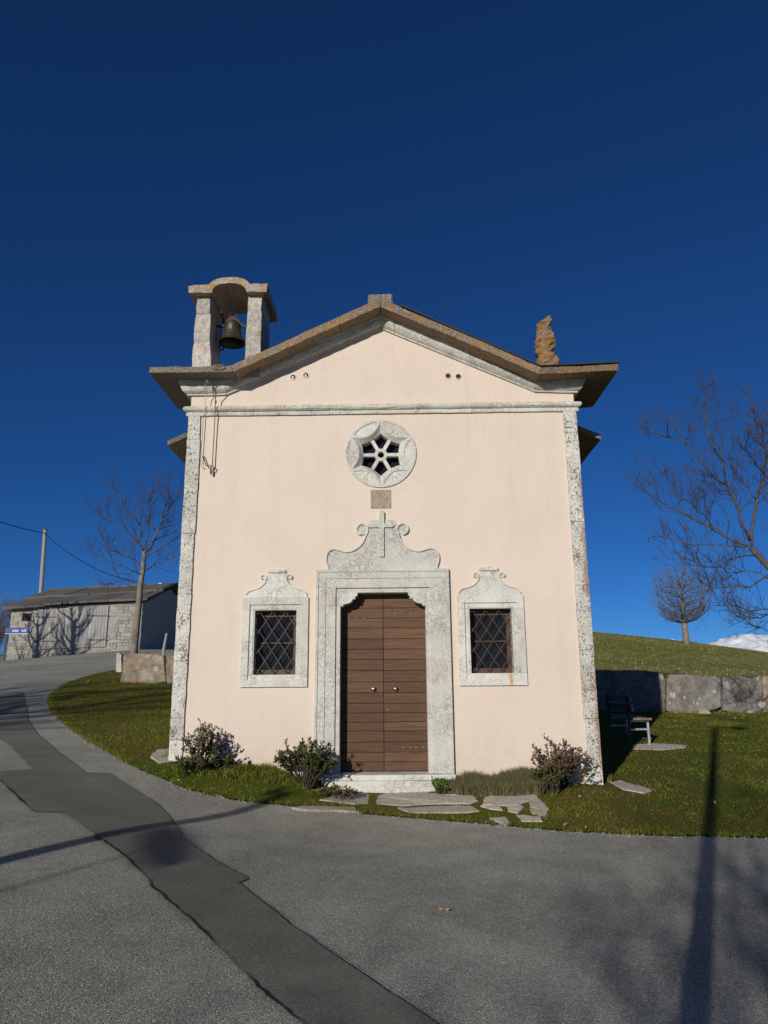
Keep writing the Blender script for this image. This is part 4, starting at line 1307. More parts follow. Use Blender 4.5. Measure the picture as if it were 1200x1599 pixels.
def edge_grass():
    P = []
    for x, y in EDGE_F[::1]:
        if y > 13 or x > 11: continue
        for _ in range(26):
            P.append((x + jit(.06), y + rng.uniform(-.05, .10)))
    P = np.array(P)
    Z = hgt(P[:, 0], P[:, 1])
    o = blades('verge_grass', np.c_[P, Z], nrng.uniform(.015, .065, len(P)), nrng.uniform(.005, .010, len(P)), MT['blade'], 1.1)
    tag(o, 'ragged grass growing over the asphalt edge', 'grass', kind='stuff')
    # crumbs of gravel along the same edge
    V = []; Fc = []
    for x, y in EDGE_F:
        if y > 9 or x > 9: continue
        for _ in range(5):
            px, py = x + jit(.1), y - abs(rng.gauss(0, .07)) + .02
            s_ = rng.uniform(.004, .013); z = h1(px, py) if rng.random() < .02 else None
            V.append((px, py, s_))
    A = np.array(V); z = hgt(A[:, 0], A[:, 1]); n = len(A)
    s_ = A[:, 2]
    base = np.array([[-1, -.7, 0], [1, -.8, 0], [.9, .8, 0], [-.8, .9, 0], [.1, 0, 1.1]])
    VV = np.stack([np.c_[A[:, 0] + b[0] * s_ * nrng.uniform(.7, 1.3, n), A[:, 1] + b[1] * s_ * nrng.uniform(.7, 1.3, n), z + b[2] * s_] for b in base], 1).reshape(-1, 3)
    i = np.arange(n)[:, None] * 5
    FF = np.concatenate([i + np.array([t]) for t in ([0, 1, 4], [1, 2, 4], [2, 3, 4], [3, 0, 4])])
    o = tri_mesh('gravel', VV, FF, MT['gravel'])
    tag(o, 'pale gravel crumbs along the asphalt edge', 'gravel', kind='stuff')
edge_grass()
def wall_grass():
    P = []
    for x in np.arange(4.5, 12, .012): P.append((x + jit(.02), 9.72 + jit(.12)))
    for x in np.arange(-9.2, -5.6, .012): P.append((x + jit(.02), 12.2 + jit(.12)))
    for y in np.arange(.1, 6, .02): P.append((2.9 + abs(jit(.08)), y)); P.append((-2.9 - abs(jit(.08)), y))
    P = np.array(P)
    o = blades('tall_grass', np.c_[P, hgt(P[:, 0], P[:, 1])], nrng.uniform(.05, .16, len(P)), nrng.uniform(.008, .016, len(P)), MT['blade'], .8)
    tag(o, 'longer grass along the foot of the stone walls', 'grass', kind='stuff')
wall_grass()
def hill_tufts():
    n = 26000
    X = nrng.uniform(6, 50, n); Y = nrng.uniform(24, 86, n)
    cl = np.array([noise.noise(Vector((x * .25, y * .18, 3))) for x, y in zip(X, Y)])
    k = nrng.uniform(-.6, .5, n) < cl
    X, Y = X[k], Y[k]
    o = blades('pasture_tufts', np.c_[X, Y, hgt(X, Y) - .03], nrng.uniform(.04, .15, len(X)), nrng.uniform(.03, .09, len(X)), MT['straw'], .9)
    tag(o, 'dry tufts of winter grass on the hillside', 'grass', kind='stuff')
hill_tufts()

# ------------------------------------------------------------------ litter: small dry leaves
def litter(px, label, s_):
    p = gp(*px)
    n = 5
    P_ = np.array([[p.x + jit(.03), p.y + jit(.03), p.z + .012 + abs(jit(.008))] for _ in range(n)])
    D_ = np.c_[nrng.normal(size=(n, 2)), nrng.uniform(0, .6, n)]
    o = leaves('dry_leaf', P_, D_, nrng.uniform(.7, 1.2, n) * s_, MT['dry'], None, .6)
    tag(o, label, 'leaf')
litter((690, 1424), 'curled dry leaf lying on the asphalt before the door', .042)
litter((500, 1238), 'withered pale leaf on the grass edge left of the step', .09)

def leaf_litter():
    P = []
    for cx, cy, n, sx, sy in [(gp(150, 1052).x, gp(150, 1052).y, 130, .8, .9)] + [(jit(1) * 5.5, -1.2 + jit(.8), 3, .5, .5) for _ in range(14)] + [(gp(1120, 1120).x, gp(1120, 1120).y, 30, 1.5, .6)]:
        for _ in range(n): P.append((cx + rng.gauss(0, sx), cy + rng.gauss(0, sy)))
    P = np.array(P)
    k = inpoly(P[:, 0], P[:, 1], ISLAND) & ~((np.abs(P[:, 0]) < 2.9) & (P[:, 1] > -.1))
    P = P[k]; n = len(P)
    D_ = np.c_[nrng.normal(size=(n, 2)), nrng.uniform(-.1, .5, n)]
    o = leaves('leaf_litter', np.c_[P, hgt(P[:, 0], P[:, 1]) + .035], D_, nrng.uniform(.03, .07, n), MT['dry'], None, .6)
    tag(o, 'fallen dry leaves scattered over the lawn', 'leaves', kind='stuff')
leaf_litter()

# ------------------------------------------------------------------ bench beside the chapel
def bench():
    b0 = gp(1015, 1165)
    bx, by = b0.x - .42, b0.y - .16
    g = h1(bx + .3, by + .5)
    o = thing('bench', (bx + .25, by + .75, g), 'wooden bench with pale metal legs in the shade beside the chapel', 'bench')
    for k in range(4):
        y0 = by; x0 = bx + .09 + k * .092
        MB().box(x0, x0 + .080, by, by + 1.55, g + .425, g + .460).build('seat_slat', MT['bench'], o)
    for k in range(2):
        z0 = g + .58 + k * .155
        MB().obox((bx + .105 - k * .010, by + .775, z0 + .06), (.016, 0, .002), (0, .775, 0), (-.008, 0, .058)).build('back_slat', MT['bench'], o)
    for y in (by + .16, by + 1.39):
        m_ = MB()
        MB().tube([(bx + .42, y, g + .42), (bx + .42, y, g - .02)], .024, 8).build('leg', MT['galv'], o)
        MB().tube([(bx + .09, y, g + .42), (bx + .06, y, g - .02)], .024, 8).build('leg', MT['iron'], o)  # rear leg coloured dark to stand for the chapel's shade
        MB().tube([(bx + .42, y, g + .26), (bx + .08, y, g + .26)], .018, 8).build('leg_rail', MT['galv'], o)
        MB().tube([(bx + .42, y, g + .405), (bx + .08, y, g + .405)], .018, 8).build('seat_rail', MT['galv'], o)
        MB().tube([(bx + .09, y, g + .40), (bx + .08, y, g + .60), (bx + .065, y, g + .86)], .020, 8).build('back_post', MT['iron'], o)  # same metal as the pale legs, with shade put into its colour
bench()

# ------------------------------------------------------------------ dry stone walls of big upright slabs
def wall_slab(px, Y, thick, mt, parent, zb=None, jx=0):
    pts = [pY(x, y, Y) for x, y in px]
    poly = resample([(p.x, p.z) for p in pts], .13, .012)
    n = len(poly); cx = sum(p[0] for p in poly) / n; cz = sum(p[1] for p in poly) / n
    secs = []
    for t, ins in ((0, .06), (.12, .012), (.5, 0), (.88, .012), (1, .06)):
        secs.append([(x + (cx - x) * ins + jit(.008), Y + thick * t + jit(.012) + jx, z + (cz - z) * ins) for x, z in poly])
    return MB().sections(secs).build('wall_slab', MT[mt], parent)
WY = 9.9
sw = thing('stone_wall', (7.5, WY, h1(7.5, WY)), 'low wall of large upright lichened stone slabs right of the chapel', 'wall')
wall_slab([(868, 1125), (868, 1046), (930, 1046), (1010, 1047), (1037, 1051), (1041, 1062), (1040, 1112), (1020, 1128)], WY, .2, 'rockwall', sw)
wall_slab([(1043, 1110), (1042, 1062), (1046, 1053), (1080, 1053), (1120, 1056), (1127, 1060), (1128, 1104), (1110, 1110), (1080, 1116), (1058, 1118)], WY - .03, .2, 'rockwall', sw)
wall_slab([(1130, 1110), (1129, 1058), (1160, 1054), (1188, 1054), (1191, 1066), (1192, 1114), (1160, 1116)], WY, .2, 'rockwall', sw)
wall_slab([(1193, 1114), (1192, 1056), (1240, 1054), (1290, 1056), (1292, 1116), (1240, 1120)], WY + .02, .2, 'rockwall2', sw)
wall_slab([(1294, 1118), (1294, 1058), (1390, 1060), (1392, 1120)], WY, .2, 'rockwall', sw)
for px, s_, lb in (((1100, 1112), .13, 'pale loose stone lying at the foot of the middle wall slab'), ((1176, 1111), .13, 'pinkish loose stone at the foot of the right wall slab')):
    p = gp(px[0], px[1] + 3)
    o = stone_box(MB(), p.x - s_, p.x + s_, p.y - .08, p.y + .08, p.z - .04, p.z + .10, .018, .05, .03).build('loose_stone', MT['flag'])
    tag(o, lb, 'stone', 'loose stones by the wall')
fpst = pY(1056, 1050, WY + .5)
o = MB().tube([(fpst.x, WY + .5, h1(fpst.x, WY + .5) - .1), (fpst.x, WY + .5, fpst.z + .07)], .05, 8).build('fence_stake', MT['iron'])
tag(o, 'short dark stake showing above the right stone wall', 'stake')

LY = 12.4
lw = thing('stone_wall', (-7.5, LY, h1(-7.5, LY)), 'low wall of mottled stone slabs left behind the chapel', 'wall')
wall_slab([(188, 1068), (188, 1060), (193, 1024), (210, 1020), (245, 1021), (257, 1024), (259, 1064), (240, 1070)], LY, .22, 'rockwall2', lw)
wall_slab([(260, 1068), (259, 1024), (285, 1020), (320, 1022), (322, 1072)], LY - .03, .22, 'rockwall2', lw)
wall_slab([(181, 1050), (182, 1020), (186, 1019), (190, 1022), (190, 1050)], LY + .25, .16, 'flag', lw)
p = pY(256, 1018, 14.0)
o = MB().tube([(p.x - .03, 14.0, h1(p.x, 14.0) - .1), (p.x, 14.0, p.z + .1), pY(261, 989, 14.0)], [.055, .05, .045], 8).build('fence_post', MT['polewood'])
tag(o, 'weathered leaning wooden post behind the left stone wall', 'post')

# ------------------------------------------------------------------ barn across the road
def barn():
    A = Vector((-21.35, 30.3, 0)); ang = R(5)
    ux_ = Vector((math.cos(ang), math.sin(ang), 0)); uy_ = Vector((-math.sin(ang) + .12, math.cos(ang), 0)).normalized()
    Wd, Dp, Z0, ZE = 7.15, 9.0, 2.2, 5.66
    def W(x, y, z): return A + ux_ * x + uy_ * y + Vector((0, 0, z))
    o = thing('barn', W(Wd / 2, Dp / 2, 3.0), 'long grey stone barn with plank doors and stone slab roof across the road', 'barn')
    ridge = ZE + 1.35
    def P3(m_, x0, x1, y0, y1, z0, z1):
        m_.add([W(x, y, z) for z in (z0, z1) for x, y in ((x0, y0), (x1, y0), (x1, y1), (x0, y1))], [(0, 3, 2, 1), (4, 5, 6, 7), (0, 1, 5, 4), (1, 2, 6, 5), (2, 3, 7, 6), (3, 0, 4, 7)])
        return m_
    rise = .42
    zt = lambda x: ZE + rise * x / Wd           # eaves climb with the slope of the road
    mb = MB()
    mb.add([W(x, y, z) for y in (0.03, .35) for x, z in ((0, Z0), (Wd, Z0), (Wd, zt(Wd)), (0, zt(0)))], [(0, 1, 2, 3), (7, 6, 5, 4), (1, 0, 4, 5), (2, 1, 5, 6), (3, 2, 6, 7), (0, 3, 7, 4)])
    mb.build('front_wall', MT['mortar'], o)
    for x0 in (0.02, Wd - .4):
        mb = MB(); xx = (x0, x0 + .38)
        L_ = [(.352, Z0), (Dp, Z0), (Dp, zt(x0)), (Dp / 2, zt(x0) + 1.30), (.352, zt(x0) - .02)]
        n = len(L_)
        mb.add([W(xx[0], y, z) for y, z in L_] + [W(xx[1], y, z) for y, z in L_], [tuple(range(n)), tuple(range(2 * n - 1, n - 1, -1))] + [(i, (i + 1) % n, (i + 1) % n + n, i + n) for i in range(n)])
        mb.build('gable_wall', MT['barnstone'], o)
    # front stones, course by course, leaving the door and the small window free
    dx0, dx1, dz1 = 1.45, 5.30, 9
    z = 2.75; r_ = random.Random(4)
    while z < 6.1:
        hz = r_.uniform(.12, .26); x = 0.0
        while x < Wd - .05:
            w = r_.uniform(.16, .62); x1 = min(x + w, Wd)
            inside = (x1 > dx0 and x < dx1 and z + hz > 3.32 + .42 * x / Wd * .6)
            wins = (x1 > .55 and x < 1.12 and z + hz > 4.95 and z < 5.42)
            if z + hz < zt(x) + .02 and not inside and not wins and x1 - x > .08:
                mb = MB(); j_ = lambda: r_.uniform(-.028, .028); pr = r_.uniform(-.012, .012)
                g_ = .004
                c = [(x + g_ + j_(), z + g_ + j_()), (x1 - g_ + j_(), z + g_ + j_()), (x1 - g_ + j_(), z + hz - g_ + j_()), (x + g_ + j_(), z + hz - g_ + j_())]
                mb.sections([[W(a, .06, b) for a, b in c], [W(a, -pr + .01, b) for a, b in c], [W(a + (x + x1 - 2 * a) * .06, -pr - .008, b + (2 * z + hz - 2 * b) * .06) for a, b in c]])
                mb.build('stone', MT['barnstone'], o)
            x = x1
        z += hz
    # plank doors
    for k, (a, b) in enumerate(((dx0, 3.32), (3.34, dx1))):
        zb = lambda x: 3.36 + .26 * x / Wd
        leaf = MB().add([W(x, y, z) for y in (-.03, .02) for x, z in ((a, zb(a)), (b, zb(b)), (b, zt(b) - .12), (a, zt(a) - .12))], [(0, 1, 2, 3), (7, 6, 5, 4), (1, 0, 4, 5), (2, 1, 5, 6), (3, 2, 6, 7), (0, 3, 7, 4)]).build('barn_door', MT['greywood'], o)
        x = a
        while x < b - .03:
            w = min(rng.uniform(.13, .20), b - x)
            y_ = -.045 + jit(.006)
            MB().add([W(xx, y, z) for y in (y_ - .015, -.031) for xx, z in ((x + .006, zb(x)), (x + w - .006, zb(x) + jit(.02)), (x + w - .006, zt(x) - .13), (x + .006, zt(x) - .13))], [(0, 1, 2, 3), (7, 6, 5, 4), (1, 0, 4, 5), (2, 1, 5, 6), (3, 2, 6, 7), (0, 3, 7, 4)]).build('plank', MT['greywood'], leaf)
            x += w
        for zz in (.42, 1.75):
            xa = a - .05 if k == 0 else b - 1.05
            P3(MB(), xa, xa + 1.1, -.09, -.062, zb(a) + zz, zb(a) + zz + .055).build('strap_hinge', MT['iron'], leaf)
    w = P3(MB(), .58, 1.10, .02, .029, 4.98, 5.40).build('window', MT['dark'], o)  # black sheet stands for the unlit depth of the window hole
    P3(MB(), .52, 1.16, -.05, .02, 5.40, 5.48).build('window_lintel', MT['barnstone'], w)
    # roof of big stone slabs, two rows on each slope
    sl2 = 1.32 / (Dp / 2)
    for side in (0, 1):
        for row in range(2):
            x = -.35; r_.random()
            while x < Wd + .30:
                w = r_.uniform(.85, 1.45); x1 = min(x + w, Wd + .38)
                if Wd + .38 - x1 < .3: x1 = Wd + .38
                ya, yb = (-.38, 2.25) if row == 0 else (1.95, 4.62)
                ya += jit(.08); lift = row * .12 + r_.uniform(0, .12)
                th = .13
                q = []
                for yy in (ya, yb):
                    for xx in (x + .012, x1 - .012):
                        z_ = zt(xx) + .04 + yy * sl2 + lift + jit(.014)
                        q.append((xx, yy if side == 0 else Dp - yy, z_))
                skew = jit(.10)
                vs = [W(q[0][0], q[0][1], q[0][2]), W(q[1][0], q[1][1], q[1][2]), W(q[3][0] + .25 + skew, q[3][1], q[3][2]), W(q[2][0] + (.25 + skew if x > 0 else 0), q[2][1], q[2][2])]
                if x1 > Wd + .3: vs[2] = W(q[3][0], q[3][1], q[3][2])
                vs2 = [v + Vector((0, 0, th)) for v in vs]
                MB().add(vs + vs2, [(0, 3, 2, 1), (4, 5, 6, 7), (0, 1, 5, 4), (1, 2, 6, 5), (2, 3, 7, 6), (3, 0, 4, 7)]).build('roof_slab', MT['barnroof'], o)
                x = x1
    st = W(6.5, Dp / 2 - .1, 0)
    MB().box(st.x - .10, st.x + .10, st.y - .10, st.y + .10, 6.9, 7.70).build('chimney_pipe', MT['white'], o)
barn()

# blue street sign in front of the barn
SY = 25.0
s0, s1 = pY(8, 990, SY), pY(45, 980, SY)
sg = thing('street_sign', (s0.x + .1, SY, h1(s0.x, SY)), 'blue street name sign on a thin post before the barn', 'sign')
MB().tube([(s0.x + .08, SY + .03, h1(s0.x, SY) - .1), (s0.x + .08, SY + .03, s1.z + .02)], .03, 8).build('post', MT['iron'], sg)
pl = MB().box(s0.x, s1.x, SY - .012, SY, s0.z, s1.z).build('sign_plate', MT['blue'], sg)
MB().box(s0.x, s1.x, SY - .014, SY - .0125, s0.z, s0.z + .018).build('sign_border', MT['white'], pl)
wd_ = s1.x - s0.x; hh_ = s1.z - s0.z
for a, b in ((.32, .36), (.39, .42), (.44, .47), (.50, .56), (.72, .76), (.79, .82), (.85, .90)):
    MB().box(s0.x + wd_ * a, s0.x + wd_ * b, SY - .0135, SY - .0125, s0.z + hh_ * .35, s0.z + hh_ * rng.uniform(.58, .72)).build('worn_letter', MT['white'], pl)

# utility pole and its cable behind the barn
UY = 41.0
pt, pb = pY(71, 826, UY), pY(64, 930, UY)
up = thing('utility_pole', (pb.x - .15, UY, h1(pb.x, UY)), 'grey wooden utility pole rising behind the barn roof', 'pole')
MB().tube([(pb.x - .25, UY, h1(pb.x, UY) - .3), pb, pt], [.17, .15, .125], 12).build('pole', MT['polewood'], up)
MB().lathe([(0, .03), (.13, .0), (.13, -.06)], (pt.x, pt.y, pt.z), 12).build('pole_cap', MT['iron'], up)
def cable(a, b, sag, n=14): return [a.lerp(b, i / n) - Vector((0, 0, sag * 4 * (i / n) * (1 - i / n))) for i in range(n + 1)]
pa = pY(71, 833, UY)
e1 = pY(-120, 762, 30.0); e2 = pY(214, 909, 35.0)
o = MB().tube(cable(e1, pa - Vector((0, .14, 0)), .35) + cable(pa - Vector((0, .14, 0)), e2, .55)[1:], .028, 5).build('power_cable', MT['dark'])
tag(o, 'black overhead cable running past the pole to the barn roof', 'cable')

# ------------------------------------------------------------------ bare trees
def twigs(mb, p, d, L, r, lev, R_, up=.25, n=None, spread=.75, sides=4):
    """one curved branch and its children"""
    seg = 5 if lev > 1 else 4
    pts = [p.copy()]; dd = d.normalized()
    for i in range(seg):
        dd = (dd + Vector((R_.gauss(0, .16), R_.gauss(0, .16), R_.gauss(0, .13) + up * .22))).normalized()
        pts.append(pts[-1] + dd * (L / seg))
    rad = [r * (1 - .75 * i / seg) for i in range(seg + 1)]
    mb.tube(pts, rad, sides if lev > 1 else 3, cap=False)
    if lev <= 0: return
    k = n or R_.randint(3, 5)
    for i in range(k):
        t = R_.uniform(.25, 1.0); f = t * seg; i0 = min(int(f), seg - 1)
        q = pts[i0].lerp(pts[i0 + 1], f - i0)
        ax = (pts[i0 + 1] - pts[i0]).normalized()
        sd = Vector((R_.gauss(0, 1), R_.gauss(0, 1), R_.gauss(.2, .8))).normalized()
        nd = (ax * (1.1 - spread * .4) + sd * spread + Vector((0, 0, up))).normalized()
        twigs(mb, q, nd, L * R_.uniform(.42, .68), max(rad[i0] * .62, .0035), lev - 1, R_, up, None, spread, sides)
def traced_tree(name, Y, trunk, limbs, label, seed, r0, rl, lev=2, tl=.9, dens=1.0, group=None, twmin=.006, tmat='bark'):
    R_ = random.Random(seed)
    base = pY(trunk[0][0], trunk[0][1], Y)
    g = h1(base.x, Y)
    o = thing(name, (base.x, Y, g), label, 'tree', group)
    tr = [pY(x, y, Y) for x, y in trunk]
    tr[0] = Vector((base.x, Y, g - .1))
    n = len(tr)
    tm = MB()
    tm.tube([tr[0]] + [tr[0].lerp(tr[1], .25)] + tr[1:], [r0 * 1.35, r0 * 1.08] + [r0 * (1 - .50 * (i + 1) / (n - 1)) for i in range(n - 1)], 10)
    cm = MB(); lm = MB()
    for pl, rr in limbs:
        q0 = pY(pl[0][0], pl[0][1], Y)
        dy = R_.uniform(-1, 1) * .55
        pts = []
        acc = 0
        for i, (x, y) in enumerate(pl):
            yy = Y + dy * (i / max(1, len(pl) - 1)) * 1.6
            pts.append(pY(x, y, yy))
        # densify with a little wander
        fine = []
        for a, b in zip(pts, pts[1:]):
            for t in (0, .34, .67): fine.append(a.lerp(b, t) + (Vector((jit(.02), jit(.02), jit(.02))) if t else Vector()))
        fine.append(pts[-1])
        m = len(fine)
        rad = [max(rl * rr * (1 - .85 * i / (m - 1)), .008) for i in range(m)]
        lm.tube(fine, rad, 6, cap=True)
        L = sum((b - a).length for a, b in zip(fine, fine[1:]))
        k = int(L * 5.5 * dens) + 3
        for i in range(k):
            t = R_.uniform(.15, 1.0) ** .8 * (m - 1); i0 = min(int(t), m - 2)
            p = fine[i0].lerp(fine[i0 + 1], t - i0); ax = (fine[i0 + 1] - fine[i0]).normalized()
            sd = Vector((R_.gauss(0, 1), R_.gauss(0, 1), R_.gauss(.35, .8))).normalized()
            twigs(cm, p, ax * .75 + sd * .8, tl * R_.uniform(.5, 1.1) * (1.15 - .5 * t / m), max(rad[i0] * .5, twmin), lev, R_, .28, R_.randint(2, 4))
    tm.build('trunk', MT[tmat], o, fix=False, smooth=True)
    lm.build('limbs', MT['bark'], o, fix=False, smooth=True)
    cm.build('crown', MT['twig'], o, fix=False)
    return o
LT_Y = 14.6
LIMB_L = [([(226, 862), (218, 849), (220, 817), (221, 804)], .9), ([(219, 850), (205, 838), (192, 819), (173, 815), (150, 800)], .6), ([(226, 862), (235, 857), (247.5, 827), (256, 806), (273, 781), (286, 753)], 1.1),
          ([(254, 808), (260, 785), (264.5, 749)], .5), ([(227, 860), (231.6, 832), (234, 805), (235, 791), (233, 774), (245, 755)], .55), ([(220, 822), (213.5, 813), (196.5, 796), (186, 772), (171, 755)], .55),
          ([(222, 890), (211, 874), (192, 866), (167, 853), (156, 832)], .6), ([(221, 897), (215.6, 894.5), (192, 885), (162.5, 874), (141, 861)], .5), ([(224, 893), (241, 881), (258, 878.5), (274, 868)], .6),
          ([(226, 870), (247.5, 859), (264.5, 849), (279, 836)], .65), ([(216, 893), (205, 893), (200, 904), (178, 910), (160, 915)], .3), ([(250, 822), (262, 815), (282, 806), (300, 790)], .5)]
traced_tree('bare_tree', LT_Y, [(208, 1020), (213.5, 976), (217, 944), (220, 912), (224, 885), (226, 858)], LIMB_L, 'bare young tree behind the left stone wall, before the barn', 21, .130, .048, 2, .85, 1.0, tmat='greybark', twmin=.009)
RT_Y = 4.6
z3 = lambda L: [(980 + x / 3.555, 560 + y / 3.555) for x, y in L]
LIMB_R = [(z3([(690, 1050), (690, 950), (720, 770), (760, 650), (775, 520), (735, 470), (720, 370), (700, 250)]), 1.0), (z3([(680, 1010), (640, 930), (600, 800), (550, 700), (460, 640), (330, 480), (270, 380)]), .9),
          (z3([(330, 480), (240, 440), (110, 390)]), .35), (z3([(545, 690), (520, 560), (450, 430), (430, 280), (435, 190)]), .6), (z3([(670, 1040), (600, 1020), (480, 950), (340, 870), (200, 800), (130, 760), (40, 690)]), .8),
          (z3([(660, 1045), (600, 1040), (500, 1030), (380, 1035), (280, 1020), (180, 980)]), .5), (z3([(720, 1090), (620, 1100), (500, 1160), (400, 1150), (270, 1080)]), .5),
          (z3([(800, 1190), (680, 1270), (580, 1260), (470, 1280), (430, 1190)]), .5), (z3([(860, 1330), (782, 1390), (680, 1400), (600, 1370), (470, 1370)]), .5), (z3([(860, 1380), (740, 1440), (640, 1440)]), .4),
          (z3([(860, 1250), (900, 1000), (880, 700), (860, 420)]), .9), (z3([(900, 1280), (1000, 1050), (1080, 800), (1120, 560)]), .9), (z3([(480, 950), (420, 860), (350, 800), (270, 760)]), .35), (z3([(715, 780), (650, 690), (600, 640), (560, 560)]), .35),
          (z3([(762, 640), (700, 560), (640, 500), (560, 410)]), .4), (z3([(860, 1380), (760, 1480), (720, 1500)]), .35), (z3([(820, 1230), (700, 1180), (600, 1190), (520, 1240)]), .4)]
traced_tree('bare_tree', RT_Y, [(1300, 1130), (1282, 1060), (1262, 980), (1235, 920), (1205, 890), (1172, 855)], LIMB_R, 'spreading bare tree at the right edge beside the lawn', 33, .10, .036, 2, .78, 1.5, twmin=.0068)

def wild_tree(name, x, y, H, label, seed, mt_t='bark', mt_c='twig', spread=.5, r0=.16, trunk=.35, nl=16, lev=2, up=.25, oval=False, group=None, dens=4, sides=5, cat='tree'):
    R_ = random.Random(seed)
    g = h1(x, y)
    o = thing(name, (x, y, g), label, cat, group)
    tm = MB(); cm = MB()
    pts = [Vector((x, y, g - .15))]
    for i in range(1, 7):
        pts.append(Vector((x + R_.uniform(-.04, .04) * i * .5, y + R_.uniform(-.04, .04) * i * .5, g + H * .62 * i / 6)))
    tm.tube(pts, [r0 * 1.3, r0, r0 * .92, r0 * .85, r0 * .7, r0 * .55, r0 * .35], 9)
    for i in range(nl):
        t = trunk + (1 - trunk) * (i + R_.random()) / nl
        f = t * 6; i0 = min(int(f), 5); p = pts[i0].lerp(pts[i0 + 1], f - i0)
        az = i * 2.4 + R_.uniform(-.4, .4)
        el = (.35 + .75 * (t - trunk) / (1 - trunk)) if oval else R_.uniform(.35, .8)
        d = Vector((math.cos(az) * math.cos(el), math.sin(az) * math.cos(el), math.sin(el) + .1))
        L = H * (.46 * spread / .5) * (1 - .35 * (t - trunk)) * R_.uniform(.8, 1.1)
        twigs(cm, p, d, L, r0 * .34, lev, R_, up, dens, .6, sides)
    tm.build('trunk', MT[mt_t], o, fix=False, smooth=True)
    cm.build('crown', MT[mt_c], o, fix=False)
    return o
def round_tree(px, H, label, seed):
    """limbs aimed at points of an egg-shaped crown, each with fine twigs"""
    R_ = random.Random(seed)
    p = gp(*px); g = h1(p.x, p.y)
    H = H * (p - CAM).length / F_PX
    o = thing('bare_tree', (p.x, p.y, g), label, 'tree')
    tm = MB(); cm = MB()
    top = Vector((p.x + .1, p.y, g + H * .86))
    base = Vector((p.x, p.y, g - .2))
    tr = [base.lerp(top, t) + Vector((jit(.04), jit(.04), 0)) for t in (0, .1, .3, .5, .7, 1)]
    r0 = H * .036
    tm.tube(tr, [r0 * 1.3, r0 * 1.05, r0 * .95, r0 * .6, r0 * .34, r0 * .1], 9)
    c = Vector((p.x, p.y, g + H * .63))
    for i in range(84):
        z = 1 - 2 * ((i + .5) / 84) ** .85
        w = i * 2.39996; rr = math.sqrt(max(0, 1 - z * z)) ** (.55 if z < 0 else .85)
        dv = Vector((rr * math.cos(w) * .36, rr * math.sin(w) * .36, z * (.38 if z > 0 else .34))) * H * R_.uniform(.80, 1.0)
        e = c + dv
        t = max(.30, min(.97, (.63 + z * .34 - .20) / .86 + R_.uniform(-.06, .06)))
        s0 = base.lerp(top, t)
        m1 = s0.lerp(e, .5) + Vector((dv.x * .22, dv.y * .22, -H * .025 if z > -.2 else -H * .015))
        pts = [s0, s0.lerp(m1, .5) + Vector((jit(.05), jit(.05), jit(.05))), m1, m1.lerp(e, .55) + Vector((jit(.07), jit(.07), jit(.07))), e]
        rb = H * .0068
        cm.tube(pts, [rb, rb * .8, rb * .55, rb * .36, rb * .2], 4, cap=False)
        for k in range(13):
            f = R_.uniform(.25, 1) * 4; i0 = min(int(f), 3)
            q = pts[i0].lerp(pts[i0 + 1], f - i0)
            ax = (pts[i0 + 1] - pts[i0]).normalized()
            d = ax * .8 + Vector((R_.gauss(0, .6), R_.gauss(0, .6), R_.gauss(.25, .5)))
            twigs(cm, q, d, H * R_.uniform(.05, .12), H * .0022, 1, R_, .25, 3, .6, 3)
    tm.build('trunk', MT['greybark'], o, fix=False, smooth=True)
    cm.build('crown', MT['thicket'], o, fix=False)
round_tree((1072, 1006), 120, 'lone round-crowned bare tree on the hill skyline', 5)
# thicket at the far left, beyond the barn
for k, (x, y, H) in enumerate(((-24.4, 37, 4.6), (-25.2, 35, 3.8), (-23.9, 41, 4.8), (-26.4, 38, 4.6), (-23.6, 33.0, 2.6), (-23.0, 35.2, 2.8))):
    wild_tree('leafless_bush', x, y, H, ('tall leafless bush at the far left edge behind the barn', 'leafless bush left of the barn wall', 'hazy leafless bush rising left of the barn roof', 'leafless bush at the picture edge far left', 'low leafless bush under the blue sign', 'low twiggy bush at the barn corner')[k], 60 + k, 'thicket', 'thicket', .50, .07, .03, 34, 2, .3, False, 'leafless bushes left of the barn', 7, 3, 'bush')

# ------------------------------------------------------------------ what stands behind the camera and throws its shadow into the picture
TE = math.tan(SUN_EL)
def caster(tip, H):
    """foot of an upright of height H whose shadow ends at tip"""
    L = H / TE
    for _ in range(8):
        p = tip - SD * L
        L = (h1(p.x, p.y) + H - tip.z) / TE
    p = tip - SD * L
    return p.x, p.y, h1(p.x, p.y)
def lamp(tip_px, H, r, label, arm):
    tip = gp(*tip_px)
    x, y, g = caster(tip, H)
    o = thing('street_lamp', (x, y, g), label, 'street lamp', 'street lamps along the road')
    MB().tube([(x, y, g - .2), (x, y, g + 1.0), (x, y, g + H)], [r, r * .95, r * .72], 14).build('post', MT['galv'], o)
    MB().tube([(x, y, g - .05), (x, y, g + .35)], r * 1.3, 14).build('base_collar', MT['galv'], o)
    d = Vector((SD.y, -SD.x, 0)) * arm
    MB().tube([(x, y, g + H - .06), Vector((x, y, g + H - .02)) + d * .5, Vector((x, y, g + H - .02)) + d], .035, 8).build('arm', MT['galv'], o)
    MB().obox(Vector((x, y, g + H - .01)) + d * 1.35, d * .4, Vector((SD.x, SD.y, 0)) * .11, (0, 0, .05)).build('lamp_head', MT['galv'], o)
lamp((1117, 1136), 6.2, .075, 'tall steel street lamp behind the photographer, its shadow on the right', .35)
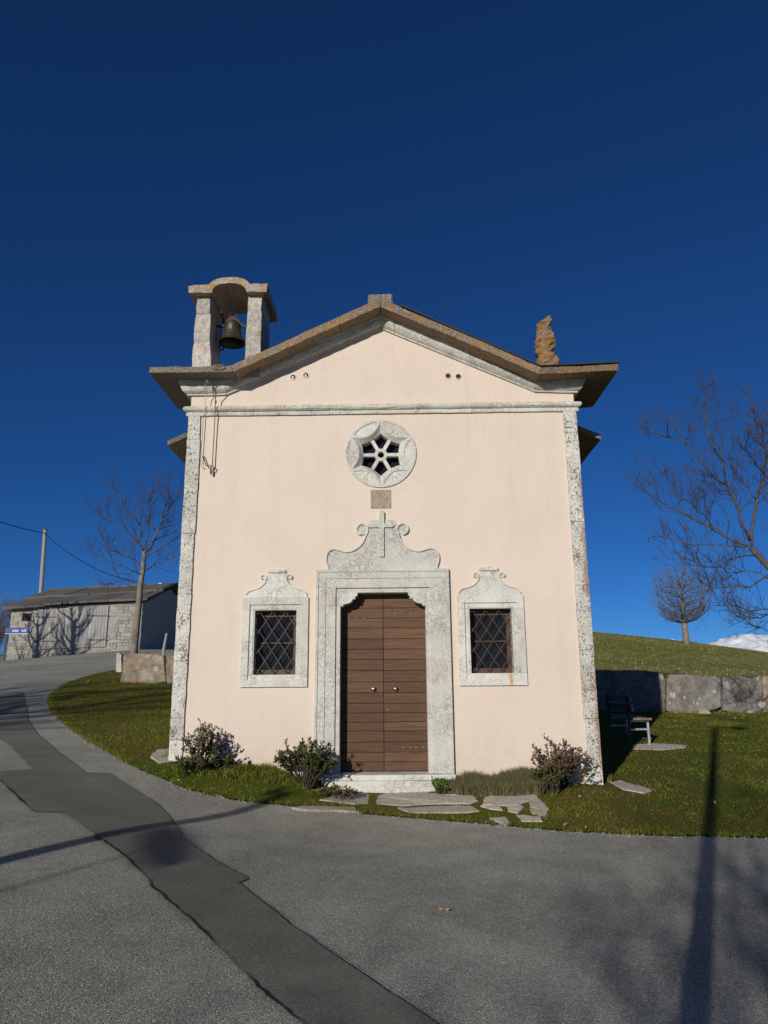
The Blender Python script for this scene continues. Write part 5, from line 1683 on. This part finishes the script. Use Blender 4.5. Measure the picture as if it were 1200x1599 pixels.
lamp((452, 1239), 3.1, .095, 'steel street lamp behind on the left, its shadow across the road', -.10)
def blot_lamp():
    """unseen stand-in lamp at the back left: lantern shaped to throw a soft blot"""
    a, b = gp(252, 1356), gp(276, 1292)
    H = 3.9
    x, y, g = caster((a + b) / 2, H)
    o = thing('street_lamp', (x, y, g), 'unseen stand-in lamp behind, its long lantern shaped to blot the road', 'street lamp', 'street lamps along the road')
    d = Vector((b.x - a.x, b.y - a.y, 0)); L = d.length / 2; d.normalize()
    s_ = Vector((d.y, -d.x, 0))
    MB().tube([(x, y, g - .2), (x, y, g + H)], [.018, .013], 10).build('post', MT['galv'], o)
    secs = []
    for t, w in ((-1, .06), (-.8, .14), (-.2, .19), (.5, .18), (.9, .12), (1, .05)):
        c = Vector((x, y, g + H)) + d * (t * L)
        secs.append([c + s_ * w, c + Vector((0, 0, .03)), c - s_ * w, c - Vector((0, 0, .03))])
    MB().sections(secs).build('lamp_head', MT['galv'], o)
blot_lamp()
q = gp(1150, 1470)
cx_, cy_ = q.x - SD.x * 14, q.y - SD.y * 14
wild_tree('roadside_tree', cx_ + 1.5, cy_ + .6, 5.6, 'bare roadside tree behind the photographer on the right', 71, 'bark', 'twig', .52, .13, .38, 20, 3, .10, False, None, 6, 4)
wild_tree('roadside_tree', -21.4, 22.4, 9.0, 'bare roadside tree left of the picture casting shade on the barn', 72, 'bark', 'twig', .26, .20, .10, 24, 2, .55, False, None, 6, 5)
wild_tree('roadside_tree', -23.6, 21.6, 9.0, 'forked bare roadside tree left of the picture beside the sign', 75, 'bark', 'twig', .24, .18, .08, 22, 2, .55, False, None, 6, 5)
wild_tree('roadside_tree', -12.6, -6.5, 8.0, 'bare roadside tree left of the picture shading the lawn', 73, 'bark', 'twig', .5, .15, .25, 20, 3, .2, False, None, 5, 4)
wild_tree('roadside_tree', -15.2, -4.0, 8.0, 'bare roadside tree left of the picture shading the road bend', 74, 'bark', 'twig', .5, .15, .25, 20, 3, .2, False, None, 5, 4)
